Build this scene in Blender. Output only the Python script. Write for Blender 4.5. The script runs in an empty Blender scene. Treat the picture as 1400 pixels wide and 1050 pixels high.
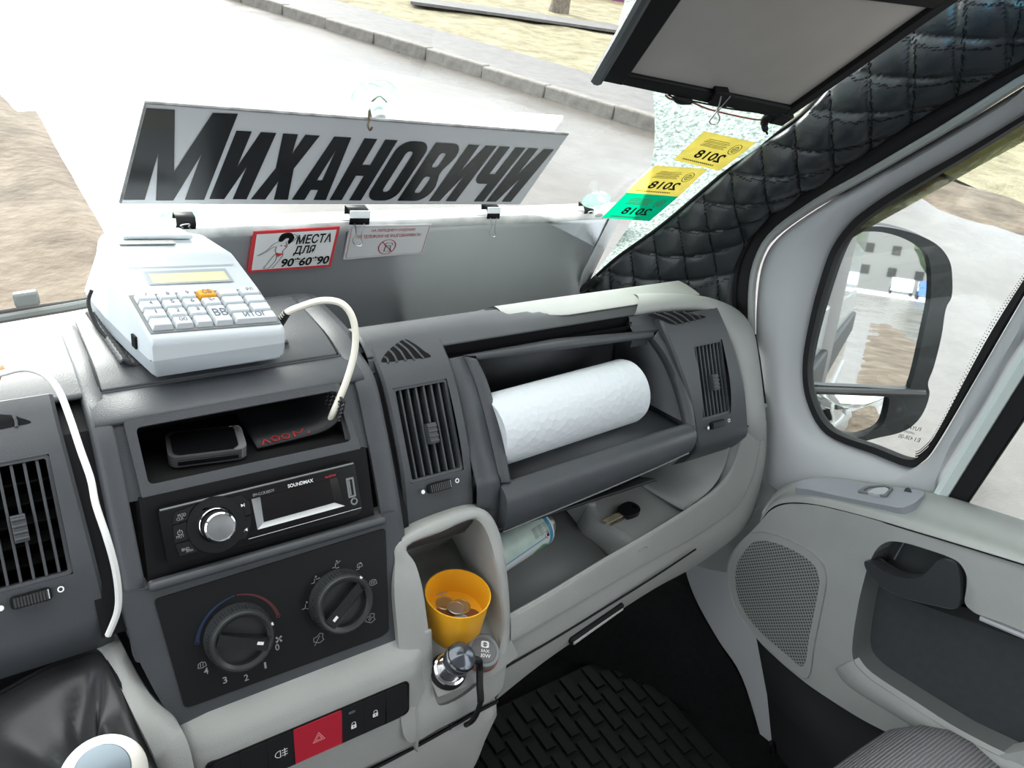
import bpy, math, random
from mathutils import Vector, Matrix
from mathutils.geometry import tessellate_polygon
random.seed(7)
C = bpy.context.scene.collection
H = 1.75                      # camera height above the ground; all modelling numbers below are relative to the eye point

# ------------------------------------------------------------------ camera, sky, light, exposure
FPX, CX, CY = 1080.0, 700.0, 525.0
def _cam_axes(yaw=39.2, pitch=30.0, roll=10.6):
    y, p, r = map(math.radians, (yaw, pitch, roll))
    f = Vector((math.sin(y)*math.cos(p), math.cos(y)*math.cos(p), -math.sin(p)))
    rt = Vector((math.cos(y), -math.sin(y), 0)); up = rt.cross(f)
    return math.cos(r)*rt + math.sin(r)*up, math.cos(r)*up - math.sin(r)*rt, f
CR, CU, CF = _cam_axes()
cd = bpy.data.cameras.new('camera'); cam = bpy.data.objects.new('camera', cd); C.objects.link(cam)
cd.sensor_fit = 'HORIZONTAL'; cd.sensor_width = 36.0; cd.lens = 36.0*FPX/1400.0; cd.clip_start = 0.02; cd.clip_end = 400
cam.matrix_world = Matrix(((CR.x, CU.x, -CF.x, 0), (CR.y, CU.y, -CF.y, 0), (CR.z, CU.z, -CF.z, H), (0, 0, 0, 1)))
sc = bpy.context.scene; sc.camera = cam
sc.view_settings.view_transform = 'Standard'; sc.view_settings.look = 'None'
sc.view_settings.gamma = 1.0; sc.view_settings.use_curve_mapping = False
sc.view_settings.exposure = 1.9
w = bpy.data.worlds.new('overcast_sky'); sc.world = w; w.use_nodes = True
nt = w.node_tree; bg = nt.nodes['Background']
tc = nt.nodes.new('ShaderNodeTexCoord'); sp = nt.nodes.new('ShaderNodeSeparateXYZ'); rp = nt.nodes.new('ShaderNodeValToRGB')
nt.links.new(tc.outputs['Generated'], sp.inputs[0]); nt.links.new(sp.outputs['Z'], rp.inputs['Fac']); nt.links.new(rp.outputs['Color'], bg.inputs['Color'])
rp.color_ramp.elements[0].position = 0.0; rp.color_ramp.elements[0].color = (0.62, 0.68, 0.74, 1)
rp.color_ramp.elements[1].position = 0.8; rp.color_ramp.elements[1].color = (1.0, 1.0, 1.0, 1)
bg.inputs['Strength'].default_value = 1.0
sd = bpy.data.lights.new('sun_behind_cloud', 'SUN'); sun = bpy.data.objects.new('sun_behind_cloud', sd); C.objects.link(sun)
sd.energy = 3.0; sd.angle = math.radians(36); sd.color = (1.0, 0.97, 0.92)
sun.rotation_euler = Vector((0.10, -0.92, -0.38)).to_track_quat('-Z', 'Y').to_euler(); sun.location = (0, 0, 12)

# ------------------------------------------------------------------ helpers
def ray(px, py): return CR*((px-CX)/FPX) + CU*((CY-py)/FPX) + CF
def W(px, py, x=None, y=None, z=None, pl=None):
    """point of the cab that the photograph shows at this pixel, on the given real plane (relative to the eye)"""
    v = ray(px, py)
    if x is not None: return v*(x/v.x)
    if y is not None: return v*(y/v.y)
    if z is not None: return v*(z/v.z)
    p0, n = Vector(pl[0]), Vector(pl[1]); return v*(p0.dot(n)/v.dot(n))
def V(*a): return Vector(a)
def onprof(px, py, prof):
    """pixel dropped on a surface that runs straight across the van with this (y, z) profile"""
    v = ray(px, py); r = v.z/v.y
    best = None
    for (y0, z0), (y1, z1) in zip(prof, prof[1:]):
        d = (z1-z0) - r*(y1-y0)
        if abs(d) < 1e-9: continue
        t = (r*y0 - z0)/d
        if -1e-6 <= t <= 1+1e-6:
            best = (y0+t*(y1-y0), z0+t*(z1-z0)); break
    if best is None:
        e = min((abs(q[1]/q[0]-r), q) for q in prof)[1]; best = e
    y = best[0]; return Vector((v.x/v.y*y, y, best[1]))
def cm(pts, n=6, closed=False):
    """Catmull-Rom resample of points of any dimension"""
    P = [tuple(p) for p in pts]; m = len(P); out = []
    segs = m if closed else m-1
    for i in range(segs):
        if closed: a, b, c, d = P[(i-1) % m], P[i], P[(i+1) % m], P[(i+2) % m]
        else: a, b, c, d = P[max(i-1, 0)], P[i], P[i+1], P[min(i+2, m-1)]
        for k in range(n):
            t = k/n
            out.append(tuple(0.5*((2*q1)+(-q0+q2)*t+(2*q0-5*q1+4*q2-q3)*t*t+(-q0+3*q1-3*q2+q3)*t**3) for q0, q1, q2, q3 in zip(a, b, c, d)))
    if not closed: out.append(P[-1])
    return out
def cmv(pts, n=6, closed=False): return [Vector(p) for p in cm(pts, n, closed)]
def dens(poly, step):
    out = []
    for a, b in zip(poly, poly[1:]):
        k = max(1, int(math.ceil(math.dist(a, b)/step)))
        for i in range(k): out.append(tuple(p+(q-p)*i/k for p, q in zip(a, b)))
    out.append(tuple(poly[-1])); return out

class Frame:
    def __init__(s, o, U, Vv, N=None):
        s.o = Vector(o); s.U = Vector(U).normalized(); N = Vector(N) if N is not None else s.U.cross(Vector(Vv))
        s.N = N.normalized(); s.V = s.N.cross(s.U).normalized()
        if s.V.dot(Vector(Vv)) < 0: s.V = -s.V
    def pt(s, u, v, n=0.0): return s.o + s.U*u + s.V*v + s.N*n
    def px(s, x, y, n=0.0):
        q = W(x, y, pl=(s.o+s.N*n, s.N)) - s.o; return q.dot(s.U), q.dot(s.V)
    def pxs(s, L, n=0.0): return [s.px(*p, n) for p in L]
def panel(p0, tilt):          # a face across the van, leaning back by tilt degrees, looking at the seats
    t = math.radians(tilt); return Frame(p0, (1, 0, 0), (0, math.sin(t), math.cos(t)), (0, -math.cos(t), math.sin(t)))
class Quad:                   # bilinear patch between four corners (u right, v up)
    def __init__(s, c00, c10, c11, c01, toward=(0, 0, 0)):
        s.c = [Vector(c) for c in (c00, c10, c11, c01)]
        n = (s.c[1]-s.c[0]).cross(s.c[3]-s.c[0]).normalized()
        if n.dot(Vector(toward)-s.c[0]) < 0: n = -n
        s.N = n
    def pt(s, u, v, n=0.0):
        a, b, c, d = s.c; return a*(1-u)*(1-v)+b*u*(1-v)+c*u*v+d*(1-u)*v + s.N*n

class MB:
    def __init__(s): s.v = []; s.f = []; s.m = []
    def add(s, vs, fs, mi=0):
        o = len(s.v); s.v += [Vector(p) for p in vs]; s.f += [tuple(i+o for i in f) for f in fs]; s.m += [mi]*len(fs); return s
    def grid(s, P, skip=None, closed=False, mi=0):
        n, m = len(P), len(P[0]); vs = [p for r in P for p in r]; fs = []
        for i in range(n-1):
            for j in range(m if closed else m-1):
                j2 = (j+1) % m
                if skip and skip(i, j): continue
                fs.append((i*m+j, i*m+j2, (i+1)*m+j2, (i+1)*m+j))
        return s.add(vs, fs, mi)
    def box(s, c, sz, U=(1, 0, 0), Vv=(0, 1, 0), N=None, mi=0):
        U, Vv = Vector(U).normalized(), Vector(Vv).normalized(); N = Vector(N).normalized() if N is not None else U.cross(Vv)
        c = Vector(c); a, b, d = [q/2 for q in sz]
        vs = [c+U*a*i+Vv*b*j+N*d*k for k in (-1, 1) for j in (-1, 1) for i in (-1, 1)]
        return s.add(vs, [(0, 2, 3, 1), (4, 5, 7, 6), (0, 1, 5, 4), (2, 6, 7, 3), (0, 4, 6, 2), (1, 3, 7, 5)], mi)
    def hexa(s, q0, q1, mi=0):   # two quads, bottom and top, same winding
        return s.add(list(q0)+list(q1), [(3, 2, 1, 0), (4, 5, 6, 7), (0, 1, 5, 4), (1, 2, 6, 5), (2, 3, 7, 6), (3, 0, 4, 7)], mi)
    def tube(s, pts, r, n=8, closed=False, cap=True, mi=0):
        P = [Vector(p) for p in pts]; m = len(P); R = r if isinstance(r, (list, tuple)) else [r]*m
        up = None; rings = []
        for i in range(m):
            a = P[i-1] if (i > 0 or closed) else P[i]; b = P[(i+1) % m] if (i < m-1 or closed) else P[i]
            t = (b-a).normalized() if (b-a).length > 1e-9 else Vector((0, 0, 1))
            if up is None: up = t.orthogonal().normalized()
            up = (up - t*up.dot(t)); up = up.normalized() if up.length > 1e-6 else t.orthogonal().normalized()
            w_ = t.cross(up)
            rings.append([P[i]+up*R[i]*math.cos(2*math.pi*k/n)+w_*R[i]*math.sin(2*math.pi*k/n) for k in range(n)])
        if closed: rings.append(rings[0])
        o = len(s.v); s.grid(rings, closed=True, mi=mi)
        if cap and not closed:
            s.f += [tuple(o+k for k in range(n))[::-1], tuple(o+(m-1)*n+k for k in range(n))]; s.m += [mi]*2
        return s
    def lathe(s, o, axis, prof, n=32, mi=0, cap0=True, cap1=True):
        o, A = Vector(o), Vector(axis).normalized(); U = A.orthogonal().normalized(); T = A.cross(U)
        rings = [[o+A*h+(U*math.cos(2*math.pi*k/n)+T*math.sin(2*math.pi*k/n))*r for k in range(n)] for r, h in prof]
        b = len(s.v); s.grid(rings, closed=True, mi=mi); L = len(prof)-1
        if cap0 and prof[0][0] > 1e-6: s.f.append(tuple(b+k for k in range(n))[::-1]); s.m.append(mi)
        if cap1 and prof[-1][0] > 1e-6: s.f.append(tuple(b+L*n+k for k in range(n))); s.m.append(mi)
        return s
    def plate(s, F, outer, holes=(), n0=0.0, n1=0.002, mi=0, walls=True):
        loops = [list(outer)]+[list(h) for h in holes]
        flat = [p for L in loops for p in L]
        tri = tessellate_polygon([[Vector((p[0], p[1], 0)) for p in L] for L in loops])
        k = len(flat); vs = [F.pt(p[0], p[1], n1) for p in flat]+[F.pt(p[0], p[1], n0) for p in flat]
        fs = [tuple(t) for t in tri]+[tuple(i+k for i in t[::-1]) for t in tri]
        if walls:
            o = 0
            for L in loops:
                m = len(L)
                for i in range(m): fs.append((o+i, o+(i+1) % m, o+(i+1) % m+k, o+i+k))
                o += m
        return s.add(vs, fs, mi)
    def flat(s, F, poly, holes=(), n=0.0, mi=0):
        loops = [list(poly)]+[list(h) for h in holes]; pts = [p for L in loops for p in L]
        tri = tessellate_polygon([[Vector((p[0], p[1], 0)) for p in L] for L in loops])
        return s.add([F.pt(p[0], p[1], n) for p in pts], [tuple(t) for t in tri], mi)
def circ(u, v, r, n=24, ry=None, a0=0): return [(u+r*math.cos(a0+2*math.pi*k/n), v+(ry or r)*math.sin(a0+2*math.pi*k/n)) for k in range(n)]
def rrect(u0, v0, u1, v1, r, n=4):
    out = []
    for cx_, cy_, a in ((u1-r, v1-r, 0), (u0+r, v1-r, 90), (u0+r, v0+r, 180), (u1-r, v0+r, 270)):
        for k in range(n+1):
            t = math.radians(a+90*k/n); out.append((cx_+r*math.cos(t), cy_+r*math.sin(t)))
    return out
def rpoly(P, r, n=4):         # polygon with rounded corners
    out = []; m = len(P)
    for i in range(m):
        p = Vector(P[i]); a = Vector(P[i-1]); b = Vector(P[(i+1) % m])
        d = min(r, (a-p).length*.45, (b-p).length*.45); s0 = p+(a-p).normalized()*d; s1 = p+(b-p).normalized()*d
        for k in range(n+1):
            t = k/n; out.append(tuple(s0*(1-t)**2+p*2*t*(1-t)+s1*t*t))
    return out

BASE = {}
def obj(name, mb, mats, parent=None, bevel=0, seg=2, solid=0, off=0, ang=32, loc=None, subd=0):
    me = bpy.data.meshes.new(name)
    if parent is not None: b = BASE[parent.name]
    elif loc is not None: b = Vector(loc)
    else:
        xs = [p.x for p in mb.v]; ys = [p.y for p in mb.v]; zs = [p.z for p in mb.v]
        b = Vector(((min(xs)+max(xs))/2, (min(ys)+max(ys))/2, min(zs)))
    me.from_pydata([tuple(p-b) for p in mb.v], [], mb.f)
    for m in (mats if isinstance(mats, (list, tuple)) else [mats]): me.materials.append(m)
    me.polygons.foreach_set('material_index', mb.m); me.validate(); me.update()
    for p in me.polygons: p.use_smooth = True
    me.set_sharp_from_angle(angle=math.radians(ang))
    o = bpy.data.objects.new(name, me); C.objects.link(o); BASE[o.name] = b
    if parent is not None: o.parent = parent
    else: o.location = b+Vector((0, 0, H))
    if subd: m = o.modifiers.new('subdivision', 'SUBSURF'); m.levels = m.render_levels = subd
    if solid: m = o.modifiers.new('thickness', 'SOLIDIFY'); m.thickness = solid; m.offset = off
    if bevel: m = o.modifiers.new('bevel', 'BEVEL'); m.width = bevel; m.segments = seg; m.limit_method = 'ANGLE'; m.angle_limit = math.radians(40)
    return o
def thing(name, label, cat, loc, group=None):
    o = bpy.data.objects.new(name, None); C.objects.link(o); o.empty_display_size = .02
    o.location = Vector(loc)+Vector((0, 0, H)); BASE[o.name] = Vector(loc); return tag(o, label, cat, group)
def tag(o, label, cat, group=None):
    o['label'] = label; o['category'] = cat
    if group: o['group'] = group
    return o
def struct(o, label=None):
    o['kind'] = 'structure'
    if label: o['label'] = label
    return o
def sroot(name, loc, label=None):
    o = bpy.data.objects.new(name, None); C.objects.link(o); o.location = Vector(loc)+Vector((0, 0, H)); BASE[o.name] = Vector(loc); return struct(o, label)

# text as flat mesh pieces mapped on a surface
def text_geo(body, bold=0.0, shear=0.0, spacing=1.0):
    cu = bpy.data.curves.new('lettering', 'FONT'); cu.body = body; cu.size = 1; cu.shear = shear; cu.offset = bold; cu.space_character = spacing; cu.resolution_u = 3
    o = bpy.data.objects.new('lettering', cu); C.objects.link(o)
    dg = bpy.context.evaluated_depsgraph_get(); me = o.evaluated_get(dg).to_mesh()
    vs = [(p.co.x, p.co.y) for p in me.vertices]; fs = [tuple(p.vertices) for p in me.polygons]
    o.evaluated_get(dg).to_mesh_clear(); bpy.data.objects.remove(o); bpy.data.curves.remove(cu)
    return vs, fs
def put_text(mb, F, body, u0, v0, u1, v1, n=.0004, mirror=False, mi=0, flip=False, **k):
    vs, fs = text_geo(body, **k)
    if not vs: return mb
    x0 = min(p[0] for p in vs); x1 = max(p[0] for p in vs); y0 = min(p[1] for p in vs); y1 = max(p[1] for p in vs)
    P = []
    for x, y in vs:
        a = (x-x0)/(x1-x0 or 1); b = (y-y0)/(y1-y0 or 1)
        if mirror: a = 1-a
        P.append(F.pt(u0+(u1-u0)*a, v0+(v1-v0)*b, n))
    return mb.add(P, fs, mi)
def put_lines(mb, F, lines, wd, n=.0004, mi=0, closed=False):
    """flat printed strokes on a frame or patch"""
    for L in lines:
        m = len(L)
        for i in range(m if closed else m-1):
            a, b = Vector(L[i]), Vector(L[(i+1) % m]); d = (b-a)
            if d.length < 1e-9: continue
            d = d.normalized()*wd/2; p = Vector((-d.y, d.x))
            mb.add([F.pt(*(a-d-p), n), F.pt(*(b+d-p), n), F.pt(*(b+d+p), n), F.pt(*(a-d+p), n)], [(0, 1, 2, 3)], mi)
    return mb

# ------------------------------------------------------------------ materials
def mat(name, col, rough=.5, metal=0.0, spec=.5, noise=0.0, nscale=40, bump=0.0, bscale=600, emit=None, estr=1.0, coat=0.0, trans=0.0, alpha=1.0):
    m = bpy.data.materials.new(name); m.use_nodes = True; t = m.node_tree; b = t.nodes['Principled BSDF']
    c = (*col, 1) if len(col) == 3 else col
    b.inputs['Base Color'].default_value = c; b.inputs['Roughness'].default_value = rough; b.inputs['Metallic'].default_value = metal
    b.inputs['Specular IOR Level'].default_value = spec; b.inputs['Coat Weight'].default_value = coat
    b.inputs['Transmission Weight'].default_value = trans; b.inputs['Alpha'].default_value = alpha
    if noise or bump:
        tcn = t.nodes.new('ShaderNodeTexCoord')
    if noise:
        nz = t.nodes.new('ShaderNodeTexNoise'); nz.inputs['Scale'].default_value = nscale; nz.inputs['Detail'].default_value = 6
        t.links.new(tcn.outputs['Object'], nz.inputs['Vector'])
        r = t.nodes.new('ShaderNodeValToRGB'); r.color_ramp.elements[0].position = .3; r.color_ramp.elements[1].position = .7
        r.color_ramp.elements[0].color = (*[q*(1-noise) for q in c[:3]], 1); r.color_ramp.elements[1].color = (*[min(1, q*(1+noise)) for q in c[:3]], 1)
        t.links.new(nz.outputs['Fac'], r.inputs['Fac']); t.links.new(r.outputs['Color'], b.inputs['Base Color'])
    if bump:
        n2 = t.nodes.new('ShaderNodeTexNoise'); n2.inputs['Scale'].default_value = bscale; n2.inputs['Detail'].default_value = 3
        t.links.new(tcn.outputs['Object'], n2.inputs['Vector'])
        bp = t.nodes.new('ShaderNodeBump'); bp.inputs['Strength'].default_value = bump; bp.inputs['Distance'].default_value = .001
        t.links.new(n2.outputs['Fac'], bp.inputs['Height']); t.links.new(bp.outputs['Normal'], b.inputs['Normal'])
    if emit: b.inputs['Emission Color'].default_value = (*emit, 1); b.inputs['Emission Strength'].default_value = estr
    return m
def glass(name, tint=(1, 1, 1), refl=1.0, ior=1.45, dirt=0.0, dirtcol=(.8, .8, .8)):
    m = bpy.data.materials.new(name); m.use_nodes = True; t = m.node_tree; t.nodes.clear()
    o = t.nodes.new('ShaderNodeOutputMaterial'); tr = t.nodes.new('ShaderNodeBsdfTransparent'); gl = t.nodes.new('ShaderNodeBsdfGlossy')
    mx = t.nodes.new('ShaderNodeMixShader'); fr = t.nodes.new('ShaderNodeFresnel'); fr.inputs['IOR'].default_value = ior
    mu = t.nodes.new('ShaderNodeMath'); mu.operation = 'MULTIPLY'; mu.inputs[1].default_value = refl
    tr.inputs['Color'].default_value = (*tint, 1); gl.inputs['Roughness'].default_value = .01
    t.links.new(fr.outputs[0], mu.inputs[0]); t.links.new(mu.outputs[0], mx.inputs[0]); t.links.new(tr.outputs[0], mx.inputs[1]); t.links.new(gl.outputs[0], mx.inputs[2])
    last = mx
    if dirt:
        df = t.nodes.new('ShaderNodeBsdfTranslucent'); df.inputs['Color'].default_value = (*dirtcol, 1)
        m2 = t.nodes.new('ShaderNodeMixShader'); m2.inputs[0].default_value = dirt
        t.links.new(mx.outputs[0], m2.inputs[1]); t.links.new(df.outputs[0], m2.inputs[2]); last = m2
    t.links.new(last.outputs[0], o.inputs['Surface']); return m
M = {}
M['dark'] = mat('dark_grey_plastic', (.048, .052, .058), .48, noise=.06, nscale=30, bump=.35, bscale=900)
M['darker'] = mat('black_plastic', (.012, .013, .0145), .5, spec=.3, bump=.2, bscale=800)
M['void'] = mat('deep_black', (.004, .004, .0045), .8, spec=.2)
M['panelblack'] = mat('satin_black_panel', (.0075, .008, .009), .42, spec=.22, bump=.1, bscale=1200)
M['gloss'] = mat('gloss_black', (.004, .004, .005), .16, spec=.3)
M['knob'] = mat('knob_rubber', (.026, .028, .030), .36, spec=.4)
M['grey'] = mat('light_grey_plastic', (.30, .31, .298), .5, noise=.04, nscale=20, bump=.3, bscale=700)
M['greydoor'] = mat('door_grey_plastic', (.295, .31, .30), .5, noise=.04, nscale=20, bump=.25, bscale=700)
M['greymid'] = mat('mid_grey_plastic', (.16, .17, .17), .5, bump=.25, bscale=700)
M['frame'] = mat('pale_grey_paint', (.44, .455, .47), .42)
M['paint'] = mat('pale_body_paint', (.62, .70, .68), .3)
M['white'] = mat('white_plastic', (.78, .81, .82), .4)
M['print'] = mat('white_print', (.75, .76, .77), .6)
M['greyprint'] = mat('grey_print', (.30, .31, .33), .6)
M['red'] = mat('hazard_red', (.42, .018, .035), .4)
M['redprint'] = mat('red_print', (.55, .03, .04), .6)
M['blueprint'] = mat('blue_print', (.008, .022, .065), .6)
M['darkredprint'] = mat('dark_red_print', (.065, .010, .012), .6)
M['chrome'] = mat('chrome', (.85, .86, .88), .08, metal=1)
M['steel'] = mat('brushed_steel', (.6, .6, .6), .3, metal=1)
M['rubber'] = mat('black_rubber', (.008, .008, .009), .55, spec=.3)
M['leather'] = mat('quilted_black_leather', (.022, .026, .030), .34, noise=.1, nscale=60, bump=.25, bscale=500)
M['boot'] = mat('soft_black_leather', (.03, .031, .033), .36, bump=.15, bscale=300)
M['black'] = mat('matt_black', (.005, .005, .006), .6, spec=.2)
M['letter'] = mat('black_vinyl', (.010, .011, .013), .22)
# ------------------------------------------------------------------ DASHBOARD
def lerp(a, b, t): return a+(b-a)*t
PP = [(.95, -.580), (.85, -.515), (.76, -.450), (.72, -.420), (.695, -.4045), (.665, -.405), (.645, -.414), (.614, -.4386), (.5685, -.500), (.546, -.5567), (.54, -.578), (.553, -.605)]
PL_DECK = [(.98, -.56), (.90, -.48), (.83, -.425), (.80, -.412), (.78, -.4075), (.70, -.4045), (.657, -.411)]
PC = [(.657, -.411), (.638, -.413), (.62, -.418), (.598, -.445), (.577, -.472), (.5657, -.4754), (.5425, -.519), (.53, -.541), (.485, -.637), (.475, -.660)]
PG = [(.640, -.4243), (.632, -.4275), (.616, -.444), (.572, -.494), (.541, -.532), (.531, -.575), (.531, -.600)]
PCOL = [(.545, -.552), (.532, -.572), (.51, -.605), (.487, -.636), (.4686, -.70), (.447, -.737), (.438, -.77), (.43, -.85)]
PCOL = [(y*.978, z*.978) for y, z in PCOL]
def prof_at(prof, r):
    for (y0, z0), (y1, z1) in zip(prof, prof[1:]):
        d = (z1-z0)-r*(y1-y0)
        if abs(d) > 1e-9:
            t = (r*y0-z0)/d
            if 0 <= t <= 1: return y0+t*(y1-y0), z0+t*(z1-z0)
    return min(prof, key=lambda q: abs(q[1]/q[0]-r))
dash = thing('dashboard', 'dark grey dashboard with light grey end cap, air vents and open glove shelf', 'dashboard', (.35, .6, -.75))

def across(name, prof, x0, x1, m, parent=dash, smooth=5, off=0.0, **k):
    p = cm(prof, smooth) if smooth else prof
    mb = MB(); rows = []
    for x in dens([(x0,), (x1,)], .05): rows.append([V(x[0], y-off*.7, z+off*.7) for y, z in p])
    mb.grid(rows); return obj(name, mb, m, parent, solid=.003, **k)
# --- top deck
across('top_deck', PL_DECK, -.42, .331, M['dark'])
lid = across('storage_lid', [(.79, -.405), (.75, -.4025), (.70, -.4015), (.672, -.4055), (.6585, -.409)], .083, .302, M['dark'], bevel=.0015)
across('deck_seam', [(.80, -.4108), (.70, -.4030), (.659, -.4100)], .081, .304, M['black'])
BD = [onprof(x, y, [(.75, -.4045), (.645, -.4045)]) for x, y in ((689, 431), (721, 429), (771, 430), (825, 434), (850, 438), (868, 441))]
BD = [V(p.x, max(p.y, .664), p.z) for p in BD]
def ydark(x):
    if x < BD[0].x-.02: return .95
    if x < BD[0].x: return .70
    for p, q in zip(BD, BD[1:]):
        if x <= q.x: return lerp(p.y, q.y, (x-p.x)/(q.x-p.x))
    return BD[-1].y
rows = []
for x in [.331+.0052*i for i in range(81)]:
    P = [q for q in cm([(.95, -.580), (.85, -.515), (.76, -.450), (.72, -.420), (.695, -.4050), (.668, -.4045), (.6475, -.4130)], 6)]
    yb = ydark(x); out = []
    for y, z in P:
        if y > yb:
            z = -.4053; y = yb
        out.append(V(x, y, z))
    rows.append(out)
obj('top_deck', MB().grid(rows), M['dark'], dash, solid=.002, off=1)
mb = MB()                                            # trough between deck and glove shelf
mb.grid([[V(x, .6475, -.4125), V(x, .649, -.432), V(x, .641, -.434), V(x, .640, -.4225)] for x in (.41, .70)])
mb.box((.411, .645, -.430), (.002, .008, .022)); mb.box((.70, .645, -.430), (.002, .008, .022)); obj('deck_trough', mb, M['black'], dash)
for x0, x1 in ((.331, .412), (.698, .748)): obj('deck_filler', MB().grid([[V(x, y, z) for y, z in ((.650, -.4120), (.645, -.4140), (.640, -.4243), (.630, -.4300), (.630, -.45))] for x in (x0, x1)]), M['dark'], dash)
# pale deck behind, running to the end cap
rows = []
for x in [.522+.0106*i for i in range(31)]:
    yf = max(.655, ydark(max(x, .5245)))-.004
    rows.append([V(x, yf, -.4058), V(x, yf+.0012, -.4026), V(x, max(.697, yf+.006), -.4012), V(x, .712, -.409), V(x, .76, -.445), V(x, .85, -.51), V(x, .99, -.60)])
mb = MB().grid([cmv(r, 4) for r in rows]); obj('pale_deck', mb, M['grey'], dash)['label'] = 'light grey passenger end of the deck'

# --- centre console shell
mb = MB()
mb.grid([[V(x, y, z) for y, z in cm([(.6575, -.4115), (.645, -.4120), (.632, -.4138), (.6225, -.4168), (.6215, -.4200), (.628, -.424)], 4)] for x in (.07, .12, .19, .25, .315)])
obj('console_brow', mb, M['dark'], dash, solid=.003)
RAILP = [(.82, -.4205), (.80, -.4125), (.77, -.4068), (.70, -.4040), (.657, -.411), (.62, -.4215), (.588, -.460), (.562, -.497), (.537, -.538), (.522, -.566), (.510, -.590)]
def rail(xi, xo, name='console_rail'):
    prof = cm(RAILP, 5); mb = MB(); rows = []
    xs = [(xi, -.004), (xi, .0008), (xi+(xo-xi)*.10, .0022), (xi+(xo-xi)*.70, .0030), (xi+(xo-xi)*.92, .0012), (xo, -.003), (xo, -.02)]
    for i, (y, z) in enumerate(prof):
        a = prof[max(i-2, 0)]; b = prof[min(i+2, len(prof)-1)]; d = Vector((b[0]-a[0], b[1]-a[1])).normalized(); n = Vector((d.y, -d.x))
        if n.y < 0: n = -n
        rows.append([V(x, y+n.x*o_, z+n.y*o_) for x, o_ in xs])
    mb.grid(rows); return obj(name, mb, M['dark'], dash, ang=50)
rail(.0835, .066); rail(.305, .329)
for x0, x1 in ((.045, .068), (.327, .339)): obj('console_groove', MB().grid([[V(x, y+.010, z-.006) for y, z in RAILP[3:-1]] for x in (x0, x1)]), M['black'], dash)
for x0, x1 in ((.079, .0955), (.2835, .309)): obj('console_cheek', MB().grid([[V(x, y+.0035, z-.002) for y, z in PC[:5]] for x in (x0, x1)]), M['dark'], dash)
# --- open pocket above the radio
FS = panel((.0925, .62, -.418), 38.5)
outer = FS.pxs([(168, 576), (463, 523.5), (493, 615.4), (194.6, 684)])
inner = FS.pxs([(185, 585), (459, 534), (480, 603), (203, 663)])
mb = MB().plate(FS, rpoly(outer, .004), [rpoly(inner, .005)], -.012, .002)
pk_ = obj('pocket_frame', mb, M['dark'], dash, bevel=.0018)
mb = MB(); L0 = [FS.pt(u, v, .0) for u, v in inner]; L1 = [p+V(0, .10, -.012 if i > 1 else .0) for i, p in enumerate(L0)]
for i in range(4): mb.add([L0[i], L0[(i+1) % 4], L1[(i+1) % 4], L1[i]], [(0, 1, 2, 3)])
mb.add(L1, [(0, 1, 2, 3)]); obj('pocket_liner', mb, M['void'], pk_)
POCKET_Z = FS.pt(*inner[3]).z
# black well round the radio, ridge, climate surround
FRAD = panel((.1023, .5657, -.4754), 28)
mb = MB().plate(FRAD, FRAD.pxs([(190, 682), (500, 612), (514, 720), (205, 812)], -.006), (), -.03, -.006); obj('radio_well', mb, M['black'], dash)
FCL = panel((.0875, .53, -.541), 25)
SUR = [(196, 806), (528, 704), (541, 699), (548, 722), (550, 790), (549, 845), (545, 868), (531, 886), (400, 946), (268, 994), (250, 996), (238, 986), (212, 946), (188, 898), (174, 858), (168, 828), (166, 812)]
mb = MB().plate(FCL, cm(FCL.pxs(SUR, .0005)[2:], 3)+[FCL.px(196, 806, .0005)], (), -.03, .0006)
obj('climate_surround', mb, M['dark'], dash, bevel=.003, seg=3)
u0, v0 = FCL.px(203, 806, .003); u1, v1 = FCL.px(526, 707, .003)
mb = MB(); mb.box(FCL.pt((u0+u1)/2, (v0+v1)/2, .003), (u1-u0, .0085, .012), FCL.U, FCL.V); obj('console_ridge', mb, M['dark'], dash, bevel=.0035, seg=3)

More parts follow.
